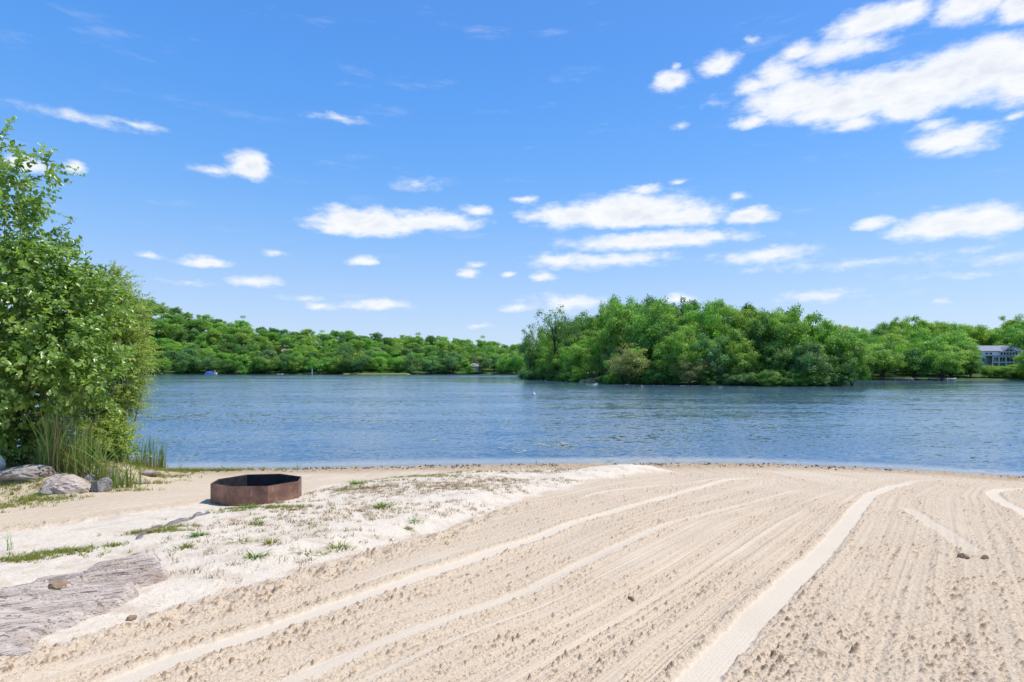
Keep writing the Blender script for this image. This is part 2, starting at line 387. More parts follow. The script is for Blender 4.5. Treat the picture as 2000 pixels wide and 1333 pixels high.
def mat_simple(name, c, rough=.6, c2=None, scale=8, metal=0.0, bmp=0.0, spec=.5):
    m, nt, b, o = newmat(name); P = objco(nt)
    f = nt.ss(nt.noise(P, scale, 5, .6), .35, .65)
    col = nt.mix(f, c, c2 or tuple(min(1, k*.8) for k in c)); nt.l.new(col, b.inputs['Base Color'])
    setb(b, Roughness=rough, Metallic=metal, Specular_IOR_Level=spec)
    if bmp: bump(nt, b, nt.noise(P, scale*3, 4, .6), .6, bmp)
    return m
def mat_leaf(name, c, c2, trans=.54, rough=.45, spec=.4, rnd=.09):
    """leaf: colour varies leaf by leaf (per-face attribute) and tree by tree"""
    m, nt, b, o = newmat(name)
    at = nt.new('ShaderNodeAttribute', attribute_name='tone').outputs['Fac']
    oi = nt.new('ShaderNodeObjectInfo').outputs['Random']
    col = nt.mix(at, c, c2)
    hs = nt.new('ShaderNodeHueSaturation'); nt.l.new(col, hs.inputs['Color'])
    nt.put(hs.inputs['Hue'], nt.math('MULTIPLY_ADD', oi, .024, .49)); nt.put(hs.inputs['Value'], nt.math('MULTIPLY_ADD', oi, rnd*2, 1-rnd))
    nt.l.new(hs.outputs[0], b.inputs['Base Color']); setb(b, Roughness=rough, Specular_IOR_Level=spec)
    t = nt.new('ShaderNodeBsdfTranslucent')
    tc2 = nt.mix(1.0, hs.outputs[0], (1.0, 1.15, .45), 'MULTIPLY'); nt.l.new(tc2, t.inputs[0])
    mx = nt.new('ShaderNodeMixShader'); mx.inputs[0].default_value = trans
    nt.l.new(b.outputs[0], mx.inputs[1]); nt.l.new(t.outputs[0], mx.inputs[2]); nt.l.new(mx.outputs[0], o.inputs[0]); return m
def mat_bark(name='bark', c=(.12, .095, .075), c2=(.05, .04, .032)):
    m, nt, b, o = newmat(name); P = nt.vec('MULTIPLY', objco(nt), (1, 1, .2))
    nt.l.new(nt.mix(nt.noise(P, 9, 5, .7), c, c2), b.inputs['Base Color']); setb(b, Roughness=.9); bump(nt, b, nt.noise(P, 18, 4, .6), .8, .03); return m
def mat_water():
    m, nt, b, o = newmat('water'); P = nt.new('ShaderNodeNewGeometry').outputs['Position']
    sh = nt.new('ShaderNodeAttribute', attribute_name='shallow').outputs['Fac']
    S = nt.new('ShaderNodeSeparateXYZ'); nt.l.new(P, S.inputs[0])
    warp = nt.vec('ADD', P, nt.vec('MULTIPLY', nt.vec('SUBTRACT', nt.noise(P, .12, 2, .5, color=True), (.5, .5, .5)), (3, 3, 0)))
    streak = nt.noise(nt.vec('MULTIPLY', P, (.004, .03, 1)), 1.0, 4, .6)
    far = nt.ss(S.outputs[1], 70, 190)
    lee = nt.new('ShaderNodeAttribute', attribute_name='lee').outputs['Fac']
    calm = nt.math('MULTIPLY', far, nt.ss(streak, .54, .62))
    def slope(v, sc, det, rg):
        return nt.vec('SUBTRACT', nt.noise(nt.vec('MULTIPLY', warp, v), sc, det, rg, color=True), (.5, .5, .5))
    s1 = nt.vec('MULTIPLY', slope((.5, 1.0, 1), 3.0, 3, .6), (.22, .40, 0))
    s2 = nt.vec('MULTIPLY', slope((.7, 1.2, 1), 7.5, 2, .6), (.30, .44, 0))
    s3 = nt.vec('MULTIPLY', slope((.08, .3, 1), 1.0, 2, .5), (.05, .16, 0))
    sl = nt.vec('ADD', nt.vec('ADD', s1, s2), s3)
    gust = nt.math('MULTIPLY_ADD', nt.ss(nt.noise(nt.vec('MULTIPLY', P, (.35, 1.6, 1)), .07, 4, .6), .38, .62), .60, .62)
    amp = nt.math('MULTIPLY', nt.math('MULTIPLY_ADD', calm, -.90, 1.0), nt.math('MULTIPLY', gust, nt.math('MULTIPLY_ADD', far, -.15, 1.0)))
    lee2 = nt.math('MULTIPLY', lee, nt.math('MULTIPLY_ADD', nt.ss(nt.noise(nt.vec('MULTIPLY', P, (.05, .25, 1)), 1.0, 4, .6), .35, .6), .5, .5))
    amp = nt.math('MULTIPLY', amp, nt.math('MULTIPLY_ADD', lee2, -.90, 1.0))
    amp = nt.math('MULTIPLY', amp, nt.math('MULTIPLY_ADD', sh, -.5, 1.0))
    sl = nt.vec('ADD', sl, (0, -.055, 0))      # shading normals tilted toward the beach so the water reflects higher sky
    vs_ = nt.new('ShaderNodeVectorMath', operation='SCALE'); nt.l.new(sl, vs_.inputs[0]); nt.put(vs_.inputs['Scale'], amp)
    nrm = nt.vec('NORMALIZE', nt.vec('ADD', vs_.outputs[0], (0, 0, 1)))
    nt.l.new(nrm, b.inputs['Normal'])
    body = nt.mix(sh, (.07, .13, .19), (.46, .46, .42))
    nt.l.new(body, b.inputs['Base Color'])
    setb(b, IOR=1.333, Specular_IOR_Level=.5); nt.put(b.inputs['Roughness'], nt.math('MULTIPLY_ADD', far, .04, .05))
    tb = nt.new('ShaderNodeBsdfTransparent'); mx = nt.new('ShaderNodeMixShader')
    nt.put(mx.inputs[0], nt.math('MULTIPLY', nt.math('POWER', sh, 3.0), .35))
    nt.l.new(b.outputs[0], mx.inputs[1]); nt.l.new(tb.outputs[0], mx.inputs[2]); nt.l.new(mx.outputs[0], o.inputs[0])
    return m
def mat_rock(name, c1, c2, c3, direction=(1, .4, 0), freq=9):
    m, nt, b, o = newmat(name); P = nt.new('ShaderNodeNewGeometry').outputs['Position']
    d = Vector(direction).normalized(); e = Vector((-d.y, d.x, 0))
    def dot(v): return nt.vec('DOT_PRODUCT', P, tuple(v), out=1)
    q = nt.comb(nt.math('MULTIPLY', dot(d), .28), nt.math('MULTIPLY', dot(e), 8.0), nt.math('MULTIPLY', dot(Vector((0, 0, 1))), 8.0))
    s1 = nt.noise(q, freq*.10, 6, .7, .5); s2 = nt.noise(q, freq*.9, 4, .7, .3)
    col = nt.mix(nt.ss(s1, .40, .56), c1, c2); dk = nt.noise(q, freq*.35, 5, .7, .6); col = nt.mix(nt.math('MULTIPLY', nt.ss(dk, .585, .63), .85), col, c3); col = nt.mix(nt.math('MULTIPLY', nt.ss(s2, .53, .62), .8), col, c3)
    col = nt.mix(nt.math('MULTIPLY', nt.ss(nt.noise(P, 1.3, 4, .6), .52, .66), .6), col, (.30, .19, .13))
    nt.l.new(col, b.inputs['Base Color']); setb(b, Roughness=.85, Specular_IOR_Level=.3)
    bump(nt, b, nt.math('ADD', s2, nt.math('MULTIPLY', nt.noise(P, 60, 4, .7), .5)), .8, .025); return m
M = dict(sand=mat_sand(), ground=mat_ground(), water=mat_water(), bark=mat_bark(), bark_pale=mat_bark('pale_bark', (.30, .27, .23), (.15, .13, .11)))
M['bush'] = mat_leaf('broad_leaf', (.13, .26, .05), (.36, .52, .13), .45, .32, .7, .02)
M['willow'] = mat_leaf('narrow_leaf', (.24, .36, .05), (.55, .62, .17), .45, .45, .4, .02)
LEAFM = {'deep green': mat_leaf('foliage_deep', (0.1, 0.22, 0.055), (0.23, 0.4, 0.1)),
         'bright green': mat_leaf('foliage_bright', (0.21, 0.4, 0.075), (0.41, 0.6, 0.12)),
         'yellow green': mat_leaf('foliage_yellow', (0.26, 0.42, 0.075), (0.46, 0.61, 0.13)),
         'cool green': mat_leaf('foliage_cool', (0.13, 0.26, 0.1), (0.29, 0.45, 0.17)),
         'mid green': mat_leaf('foliage_mid', (0.165, 0.34, 0.07), (0.35, 0.54, 0.115)),
         'pale olive': mat_leaf('foliage_pale', (0.27, 0.3, 0.1), (0.52, 0.52, 0.24)),
         'reddish grey': mat_leaf('foliage_bare', (0.12, 0.11, 0.075), (0.2, 0.2, 0.12))}
M['reed'] = mat_leaf('reed_blade', (.15, .27, .055), (.38, .47, .14), .4, .5, .3, .05)
M['straw'] = mat_leaf('dry_blade', (.26, .15, .075), (.46, .34, .18), .25, .7, .2, .05)
M['weed'] = mat_leaf('weed_leaf', (.10, .20, .03), (.26, .36, .06), .35, .5, .3, .05)
M['moss'] = mat_leaf('grass_blade', (.15, .19, .035), (.38, .36, .09), .3, .6, .2, .05)
M['white'] = mat_simple('white_paint', (.78, .78, .76), .5, (.70, .70, .69))

# ------------------------------------------------------------------ ground sheet, beach, lake
def polar(a0, a1, na, r0, r1, nr, uniform_inv=True):
    A = np.linspace(R(a0), R(a1), na)
    rr = 1/np.linspace(1/r0, 1/r1, nr) if uniform_inv else np.geomspace(r0, r1, nr)
    AA, RR = np.meshgrid(A, rr); return (RR*np.sin(AA)).ravel(), (RR*np.cos(AA)).ravel()
def grid_faces(na, nr):
    i = np.arange(nr-1)[:, None]*na+np.arange(na-1)[None]; i = i.ravel(); return np.c_[i, i+1, i+na+1, i+na]
# far shores: measured waterline and skyline, as px -> distance/height
def shoreD(u):  # depth (world y) of the far shoreline for direction u=x/y
    return interp(u, [-2.5, -1.2, -.62, -.3, 0, .12, .3, .48, .56, .62, .87, 1.0, 1.6, 2.5], [150, 260, 431, 431, 440, 480, 470, 300, 187, 181, 172, 165, 120, 80])
def sky_top(u): # px row of the skyline of the wooded hills
    return interp(u, [-2.5, -.9, -.617, -.583, -.53, -.496, -.46, -.417, -.3, -.27, -.2, -.14, -.10, -.05, 0, .3, .5, .56, .61, .66, .70, .75, .78, .82, .87, 1.2, 2.5],
                  [600, 562, 580, 594, 612, 622, 624, 641, 644, 648, 654, 655, 660, 663, 668, 668, 650, 633, 630, 629, 622, 627, 626, 628, 626, 620, 640])
HILLD = lambda D: 60+D*.13
def hill_z(x, y):
    yy = np.maximum(y, 1.0); u = x/yy; D = shoreD(u); dd = HILLD(D)
    top = EYE+(HY-sky_top(u))/F*(D+dd)-16.0
    t = (yy-D)/dd
    return np.where(t < 0, np.maximum(-3.0, t*dd*.2), .5*np.clip(t*12, 0, 1)+np.maximum(top, 1)*sstep(t, 0.0, 1.0)**.9) + np.where(t > 1, -np.minimum((t-1)*dd*.02, 30), 0)
ISL_FRONT = [(4.0, 222), (5.2, 206), (9.5, 186), (14.8, 164), (21.8, 134), (29.9, 121.5), (36, 121), (44, 115), (51, 111), (58, 111), (64.6, 115)]
ISL = ISL_FRONT + [(72, 128), (77, 145), (76, 165), (66, 185), (48, 205), (28, 222), (12, 232), (5, 230)]
def isl_s(x, y): return sdf(np.atleast_1d(np.asarray(x, float)), np.atleast_1d(np.asarray(y, float)), ISL)
def island_z(x, y):
    s = isl_s(x, y); return np.where(s > 0, .25*np.clip(s/.6, 0, 1)+2.6*sstep(s, 0, 28), np.maximum(-3, s*.3))
nA, nR = 640, 420
x, y = polar(-75, 75, nA, 15, 4500, nR)
near = sstep(y, 24, 30)
z = np.maximum(hill_z(x, y), island_z(x, y))
z = np.where(y < 60, np.minimum(z, -1.6), z)
me = mesh_np('ground', np.c_[x, y, z], grid_faces(nA, nR), M['ground'], True)
tag(link('ground', me), kind='structure')
# sand
nA, nR = 1750, 860
x, y = polar(-52, 52, nA, 2.2, 26, nR)
z, wh, tr, dp, we, ro = relief(x, y)
me = mesh_np('beach', np.c_[x, y, z], grid_faces(nA, nR), M['sand'], True, dict(white=wh, track=tr, shade_damp=dp, wet=we, rough=ro))
tag(link('beach', me), kind='structure')
# the rest of the beach around and behind the camera, coarse
gx, gy = np.meshgrid(np.linspace(-60, 60, 241), np.linspace(-40, 30, 141)); gx = gx.ravel(); gy = gy.ravel()
i = (np.arange(140)[:, None]*241+np.arange(240)[None]).ravel()
inside = (np.hypot(gx, gy) > 2.4) & (np.hypot(gx, gy) < 25.5) & (np.abs(np.degrees(np.arctan2(gx, gy))) < 51)
zz = base_z(gx, gy); zz = np.where(gy < -5, 1.4+.078*0*gy+SL*(shore(gx)-gy)*.2+.6, zz) ; zz = np.where(gy < 0, SL*shore(gx)+.0*gy, zz)
zz = np.where(inside, zz-.35, zz); zz = np.maximum(zz, -2)
one = np.ones_like(gx)
me = mesh_np('sand_flat', np.c_[gx, gy, zz], np.c_[i, i+1, i+242, i+241], M['sand'], True, dict(white=0*one, track=.5*one, shade_damp=0*one, wet=0*one, rough=one))
tag(link('beach_surround', me), kind='structure')
# lake
nA, nR = 500, 420
x, y = polar(-78, 78, nA, 9, 4000, nR)
t = y-shore(x); shl = 1-sstep(t, 0.0, 1.9)
me = mesh_np('lake', np.c_[x, y, np.zeros_like(x)], grid_faces(nA, nR), M['water'], True, dict(shallow=shl, lee=np.maximum(sstep(sdf(x, y, ISL), -34, -3)*(y < 130)+sstep(sdf(x, y, ISL), -60, -8)*(y >= 130), sstep(y, shoreD(x/np.maximum(y, 1))*.82, shoreD(x/np.maximum(y, 1))*.97))))
tag(link('lake', me), kind='structure')

# ------------------------------------------------------------------ trees across the water
rng = np.random.default_rng(7)
def leaf_quads(P, N, size, rs, jitter=.6, asp=1.5):
    """irregular leaf-spray faces at P facing roughly N"""
    n = len(P); N = N+rs.normal(0, jitter, (n, 3)); N /= np.linalg.norm(N, axis=1)[:, None]+1e-9
    a = np.cross(N, rs.normal(0, 1, (n, 3))); a /= np.linalg.norm(a, axis=1)[:, None]+1e-9; b = np.cross(N, a)
    s = (size*rs.uniform(.55, 1.25, n))[:, None]
    A = a*s*asp*.5; B = b*s*.5
    k = rs.uniform(-.3, .3, (n, 1))
    V = np.stack([P-A, P-B+A*k, P+A, P+B-A*k], 1).reshape(-1, 3)
    return V, np.arange(4*n).reshape(-1, 4)
def make_crown(seed, n_leaf, size, shape='round', gap=.0, clump=.17):
    """unit crown: radius about 1 in x,y and 0..2 in z; scaled by the object"""
    rs = np.random.default_rng(seed)
    nb = int(44/(clump/.21)**1.6)
    C0 = []
    while len(C0) < nb:
        p = rs.uniform(-1, 1, 3); r = np.linalg.norm(p)
        if r > 1 or r < .30: continue
        if shape == 'cone': k = 1-.6*(p[2]+1)/2; p[:2] *= k*1.15
        if shape == 'flat' and p[2] < -.5 and rs.random() < .6: continue
        if shape == 'spread': p[2] *= .75; p[:2] *= 1.1
        if shape == 'full' and rs.random() < .3: p[2] = -abs(p[2])*1.05
        C0.append(p)
    C0 = np.array(C0); C0 *= (.84+.13*rs.normal(size=(nb, 1)))
    rad = clump*rs.uniform(.6, 1.6, nb)
    wt_ = rad**2/np.sum(rad**2); idx = rs.choice(nb, n_leaf, p=wt_)
    D = rs.normal(size=(n_leaf, 3)); D[:, 2] = D[:, 2]*.85+.25; D /= np.linalg.norm(D, axis=1)[:, None]
    rr = rad[idx]*rs.uniform(.45, 1.0, n_leaf)**.5*(1+.27*rs.normal(size=n_leaf))
    P = C0[idx]+D*rr[:, None]*np.array([1.15, 1.15, .8]); P[:, 2] += 1.0
    out = C0[idx]/(np.linalg.norm(C0[idx], axis=1)[:, None]+.1)
    V, Fq = leaf_quads(P, D*.8+out*.3+np.array([0, 0, .35]), size, rs, .5)
    tone = np.clip(.45+.26*rs.normal(size=n_leaf)+.30*rs.normal(size=nb)[idx], 0, 1)
    return V, Fq, np.repeat(tone, 4), C0+np.array([0, 0, 1.0])
def make_trunk(C0, seed):
    rs = random.Random(seed); mb = MB()
    mb.tube([(0, 0, -1.5), (0, 0, -.6), (rs.uniform(-.05, .05), rs.uniform(-.05, .05), .3), (rs.uniform(-.08, .08), rs.uniform(-.08, .08), 1.25)], [.062, .05, .04, .018], 7)
    for k in range(min(14, len(C0))):
        c = Vector(C0[k]); z0 = rs.uniform(-.2, .8); s0 = Vector((0, 0, z0)); mid = s0.lerp(c, .5)+Vector((0, 0, .08))
        mb.tube([s0, mid, c], [.024, .015, .006], 5)
    return mb.mesh('trunk', M['bark'], True)
PROTO = {}
SH = ['round', 'spread', 'cone', 'round', 'flat', 'full']
for lod, (nl, sz) in {'near': (12500, .046), 'far': (7000, .058)}.items():
    for k, s in enumerate(SH):
        V, Fq, tn, C0 = make_crown(100*k+len(lod), nl, sz, s)
        cm = mesh_np('crown', V, Fq, LEAFM['mid green'], False, dict(tone=tn))
        PROTO[lod, k] = (cm, make_trunk(C0, k))
V, Fq, tn, C0 = make_crown(991, 2300, .05, 'spread', clump=.13); PROTO['airy', 0] = (mesh_np('crown', V, Fq, LEAFM['mid green'], False, dict(tone=tn)), make_trunk(C0, 5))
V, Fq, tn, C0 = make_crown(993, 5200, .045, 'full', clump=.15); PROTO['airy', 1] = (mesh_np('crown', V, Fq, LEAFM['mid green'], False, dict(tone=tn)), make_trunk(C0, 6))
TREES = []
def tree(x, y, zg, h, wdt, proto, colr, label, group=None, name='tree', rz=None, low=.18, cat='tree'):
    if name == 'shrub': low = -.12
    """h total height, wdt crown width; low = share of the height left bare below the crown"""
    cm, tm = PROTO[proto]
    rs = random.Random(int(x*91+y*37)); rz = rs.uniform(0, 6.28) if rz is None else rz
    t = empty(name, (x, y, zg), rz, label, cat, group)
    ch = h*(1-low)
    o = link('crown', cm, t); o.scale = (wdt/2, wdt/2, ch/2); o.location = (0, 0, h*low)
    o.material_slots[0].link = 'OBJECT'; o.material_slots[0].material = LEAFM[colr]
    k = link('trunk', tm, t); kk = max(.001, h*low)
    k.scale = (wdt/2*.9, wdt/2*.9, ch/2); k.location = (0, 0, h*low)
    TREES.append((x, y, wdt)); return t
ORD = ['first','second','third','fourth','fifth','sixth','seventh','eighth','ninth','tenth','eleventh','twelfth','thirteenth','fourteenth','fifteenth','sixteenth','seventeenth','eighteenth','nineteenth']
TENS = ['', '', 'twent', 'thirt', 'fort', 'fift', 'sixt']
def ordn(i):
    if i < 19: return ORD[i]
    t, u_ = divmod(i+1, 10); return TENS[t]+('ieth' if u_ == 0 else 'y-'+ORD[u_-1])
SHW = ['rounded', 'spreading', 'tapering', 'rounded', 'flat-bottomed', 'low-skirted']
COLS = ['deep green', 'bright green', 'yellow green', 'cool green', 'mid green']
CW = [.2, .28, .14, .16, .22]
def pick(rs, w_=CW): return rs.choices(COLS, w_)[0]

# ---- wooded island, rows from the back to the shore
ISTOP = ([1000, 1012, 1040, 1062, 1080, 1110, 1125, 1160, 1200, 1230, 1280, 1340, 1420, 1450, 1500, 1540, 1580, 1620, 1645, 1680, 1692, 1800],
         [668, 648, 634, 618, 616, 618, 610, 602, 584, 577, 577, 580, 583, 592, 592, 602, 610, 628, 648, 662, 690, 730])
def istop(u): return float(np.interp(HX+F*u, *ISTOP))
rs = random.Random(3); cand = []
FR = np.array(ISL_FRONT); L = np.r_[0, np.cumsum(np.hypot(*(FR[1:]-FR[:-1]).T))]
def along(s_, inset):
    s_ = min(max(s_, 0), L[-1]-.01); px_ = np.interp(s_, L, FR[:, 0]); py_ = np.interp(s_, L, FR[:, 1])
    i_ = min(np.searchsorted(L, s_, side='right')-1, len(FR)-2); e = FR[i_+1]-FR[i_]; e = e/np.hypot(*e); n = np.array([-e[1], e[0]])
    n = np.array([-e[1], e[0]]) if -e[1]*.3+e[0] > 0 else -n
    return px_+n[0]*inset, py_+n[1]*inset
rows = {'shore row': (3.0, 6.6, .62), 'second row': (9.5, 7.2, .84), 'third row': (17, 8.0, .97), 'rear rows': (27, 8.6, 1.0)}
for rname, (ins, stp, kh) in rows.items():
    items = []; s_ = 1.5
    while s_ < L[-1]:
        px_, py_ = along(s_+rs.uniform(-1.2, 1.2), ins+rs.uniform(-1.5, 2))
        if isl_s(px_, py_)[0] > 1.0: items.append((px_, py_))
        s_ += stp*rs.uniform(.85, 1.15)*(1.0 if s_ > 60 else 1.25)
    items.sort(key=lambda p: p[0]/p[1])
    for i_, (px_, py_) in enumerate(items):
        u = px_/py_; zg = float(island_z(px_, py_)[0]); top = EYE+(HY-istop(u))/F*py_
        X = HX+F*u
        kk = kh*(rs.uniform(.82, 1.1) if kh < .9 else rs.uniform(.94, 1.03))
        h = max(4.5, top*kk-zg)
        if X < 1050: h = min(h, top*.97)
        if rname == 'shore row' and 1190 < X < 1290: h *= .7
        if rname == 'shore row' and 1330 < X < 1368: continue
        wd = h*rs.uniform(.52, .70) if h > 12 else h*rs.uniform(.7, .95)
        wd = min(wd, 11.5); k = rs.randrange(6); c = pick(rs)
        tree(px_, py_, zg, h, wd, ('near', k), c, f'{SHW[k]} {c} island tree, {ordn(i_)} from the left in the {rname}', f'trees of the wooded island, {rname}', low=.02 if rname == 'shore row' else .08)
def ip(X, Yb, inset=0):   # island point from pixel of its foot
    d = EYE*F/(Yb-HY); return (X-HX)/F*d, d+inset
px_, py_ = ip(1080, 746); py_ += 24; px_ = (1083-HX)/F*py_
tree(px_, py_, .8, EYE+(HY-584)/F*py_-.8, 12.0, ('airy', 0), 'cool green', 'tall airy tree standing above the left end of the island, sky through its crown', name='tree', low=.35)
for X, yt, lab in ((1118, 603, 'small airy treetop just right of the tall tree at the left end of the island'), (1500, 588, 'thin airy tree sticking up from the right half of the island skyline'),
                   (1035, 622, 'airy treetop leaning out at the far left tip of the island'), (1400, 579, 'airy treetop on the skyline right of the middle of the island')):
    d = 150 if X > 1200 else (178 if X > 1100 else 206); xx = (X-HX)/F*d
    tree(xx, d, 1.5, EYE+(HY-yt)/F*d-1.5, 9, ('airy', 1), 'cool green', lab, low=.15)
px_, py_ = ip(1236, 751.5, 1.5); tree(px_, py_, .2, 9.6, 10.5, ('airy', 1), 'pale olive', 'pale olive tree leaning over the water at the front of the island', low=.1)
px_, py_ = ip(1222, 751.5, 3.5); tree(px_, py_, .3, 7.2, 6.5, ('airy', 1), 'pale olive', 'smaller pale tree left behind the pale olive tree on the island shore', low=.1)
px_, py_ = ip(1436, 753, 2); tree(px_, py_, .2, 8.6, 5.4, ('near', 0), 'yellow green', 'light green small tree at the water right of the pale shrubs on the island', low=.06)
px_, py_ = ip(1515, 754, 2.5); tree(px_, py_, .2, 8.2, 4.6, ('airy', 1), 'yellow green', 'slender yellow green tree on the right half of the island shore', low=.2)
for X, d, yt, wd_, k, c, lab in ((1560, 119, 600, 9, 0, 'bright green', 'broad bright green tree filling the right shoulder of the island'), (1598, 121, 611, 9, 3, 'mid green', 'rounded mid green tree second from the right end of the island'),
     (1632, 119, 632, 8.5, 1, 'mid green', 'full spreading tree at the right end of the island'), (1662, 117, 656, 7.5, 5, 'mid green', 'low tree overhanging the water at the right tip of the island'),
     (1575, 113.5, 664, 7.5, 4, 'cool green', 'dusky tree at the water near the right end of the island'), (1640, 114.5, 690, 7, 5, 'deep green', 'dark low tree at the water by the right tip of the island'), (1480, 124, 612, 9, 2, 'bright green', 'bright tapering tree right of the island centre')):
    xx = (X-HX)/F*d; tree(xx, d, .1, EYE+(HY-yt)/F*d-.1, wd_, ('near', k), c, lab, low=.03)
# low shrubs on the island's edge
items = []; s_ = 0
while s_ < L[-1]:
    items.append(along(s_, rs.uniform(-.3, .9))); s_ += rs.uniform(2.6, 4.4)*(1.0 if s_ > 60 else 1.4)
items.sort(key=lambda p: p[0]/p[1])
for i_, (px_, py_) in enumerate(items):
    X = HX+F*px_/py_; pale = 1318 < X < 1372
    if 1143 < X < 1170: continue
    c = 'pale olive' if pale else rs.choice(['deep green', 'mid green', 'cool green', 'deep green'])
    hh = rs.uniform(5.0, 6.5) if pale else rs.uniform(1.8, 4.0)
    tree(px_, py_, -.1, hh, hh*rs.uniform(1.1, 1.6), ('near', rs.choice([1, 3, 5])), c, f'low {c} shrub, {ordn(i_)} from the left along the island waterline', 'shrubs along the island waterline', name='shrub', low=.0, cat='shrub')

for X, d, lab in ((1548, 112.6, 'low dusky shrub hanging over the water right of the island middle'), (1568, 112.2, 'twin of the dusky shrub, its right neighbour near the right end of the island'), (1500, 112, 'low green shrub at the water between the slender trees of the island')):
    tree((X-HX)/F*d, d, -.1, 3.4, 4.6, ('near', 5), 'mid green', lab, name='shrub', low=0, cat='shrub')
# ---- wooded hills beyond
def hill_rows(side, umin, umax, rowsd, step, seed, where, lod, skip=lambda u, r: False, hmul=1.0):
    rs = random.Random(seed)
    for r, (off, hh) in enumerate(rowsd):
        items = []; u = umin
        while u < umax:
            D = float(shoreD(u)); d = D+off*HILLD(D)/100+rs.uniform(-.03, .03)*HILLD(D)
            if not skip(u, r): items.append((u+rs.uniform(-.2, .2)*step/d, d))
            u += step*rs.uniform(.8, 1.2)/d
        for i_, (u, d) in enumerate(items):
            x_ = u*d; zg = float(hill_z(np.array([x_]), np.array([d]))[0])
            h = hh*rs.uniform(.82, 1.18)*hmul; wd = step*rs.uniform(1.25, 1.65); k = rs.randrange(6)
            c = rs.choices(COLS, ([.06, .38, .32, .04, .20] if side == 'right' else [.12, .34, .18, .10, .26]) if r > (0 if side == 'right' else 1) else [.24, .22, .12, .22, .2])[0]
            rn = ['shoreline row', 'second row', 'third row', 'fourth row', 'fifth row', 'hilltop row', 'crest row'][r]
            tree(x_, d, zg-.5, h, wd, (lod, k), c, f'{SHW[k]} {c} tree, {ordn(i_)} from left, {rn}, {where}', f'trees of {where}, {rn}', low=.0 if r == 0 else .03)
hill_rows('left', -.66, .03, [(4, 15.5), (17, 16), (34, 16), (54, 16), (75, 16), (98, 16)], 12.0, 5, 'the far left shore', 'far')
hs = lambda u, r: (.775 < u < .885 and r in (0, 1, 2)) or (r == 3 and .79 < u < .86)
hill_rows('right',   .52, .95, [(3, 10), (14, 11.5), (30, 13), (50, 14.5), (74, 15.5), (98, 16)], 8.6, 9, 'the right shore', 'near', hs)
def rsh(X, dpt, h, wd, c, k, lab, z=None, name='tree', cat='tree', lod='near'):
    x_ = (X-HX)/F*dpt; zg = float(hill_z(np.array([x_]), np.array([dpt]))[0]) if z is None else z
    tree(x_, dpt, zg-.2, h, wd, (lod, k), c, lab, name=name, low=.04, cat=cat)
rsh(1896, 184, 8.0, 8.0, 'deep green', 3, 'dark green tree at the water just left of the big lakeside house')
rsh(1882, 196, 11.5, 10.0, 'bright green', 0, 'bright green tree behind the dark one left of the lakeside house')
rsh(2030, 198, 15.0, 8.5, 'yellow green', 1, 'yellow green tree covering the right end of the lakeside house')
rsh(1935, 182, 4.6, 7.0, 'bright green', 1, 'bright green bush below the left end of the lakeside house', name='shrub', cat='shrub')
rsh(1962, 181, 4.2, 6.5, 'mid green', 5, 'green bush below the middle of the lakeside house', name='shrub', cat='shrub')
rsh(1988, 180, 4.8, 6.5, 'yellow green', 3, 'yellow green bush below the right end of the lakeside house', name='shrub', cat='shrub')
rsh(2018, 178, 5.0, 7.5, 'mid green', 3, 'green bush at the right edge of the view on the far bank', name='shrub', cat='shrub')
rsh(1690, 186, 4.0, 6.5, 'yellow green', 3, 'light green shrub at the waterline just right of the island', name='shrub', cat='shrub')
rsh(1850, 262, 17, 12, 'cool green', 0, 'thin bare-topped tree on the right skyline above the shore', lod='airy')
rsh(1975, 255, 17.5, 11, 'deep green', 0, 'dark airy tree rising behind the lakeside house roof', lod='airy')
rsh(460, 492, 16, 13, 'cool green', 0, 'airy treetop on the skyline of the left hill', lod='airy')
rsh(672, 445, 29, 15, 'cool green', 1, 'tall pale tree standing above the others on the far left shore', z=2, lod='airy')
rsh(925, 441, 17, 12, 'reddish grey', 1, 'greyish half bare tree on the far shore near the island', lod='airy')
rsh(350, 434, 10, 9, 'bright green', 2, 'bright green tree at the water on the left end of the far shore', lod='far')
rsh(515, 434, 12, 12, 'bright green', 0, 'rounded bright green tree at the water behind the left dock', lod='far')

# ------------------------------------------------------------------ buildings and boats across the water
M['siding'] = mat_simple('grey_blue_siding', (.44, .46, .52), .7, (.5, .52, .57), 2)
M['trim'] = mat_simple('white_trim', (.84, .84, .84), .5, (.8, .8, .8))
M['shingle'] = mat_simple('shingle', (.22, .235, .29), .85, (.30, .31, .37), 3)
M['pink'] = mat_simple('pinkish_roof', (.42, .25, .20), .8)
M['glass'] = mat_simple('window_glass', (.03, .045, .055), .08, (.045, .06, .07), 2, spec=.8)
M['wood'] = mat_simple('grey_wood', (.32, .29, .25), .85, (.22, .2, .17), 6)
M['bluecover'] = mat_simple('blue_canvas', (.03, .09, .42), .7, (.04, .12, .5), 3)
M['alu'] = mat_simple('aluminium', (.55, .56, .58), .4, None, 4, .6)
M['orange'] = mat_simple('tan_hull', (.62, .50, .36), .5)
M['red'] = mat_simple('faded_red', (.50, .16, .12), .5)
def roof_prism(mb, x0, x1, y0, y1, z0, z1, ov=.35, t=.18):
    """gabled roof with its ridge along x, real thickness"""
    ym = (y0+y1)/2
    for s_, ye in ((-1, y0-ov), (1, y1+ov)):
        A = (x0-ov, ye, z0); B = (x1+ov, ye, z0); Cc = (x1+ov, ym, z1); D = (x0-ov, ym, z1)
        up = [(p[0], p[1], p[2]+t) for p in (A, B, Cc, D)]
        fs = [(0, 1, 2, 3), (7, 6, 5, 4), (0, 4, 5, 1), (1, 5, 6, 2), (2, 6, 7, 3), (3, 7, 4, 0)]
        mb.add([A, B, Cc, D]+up, fs)
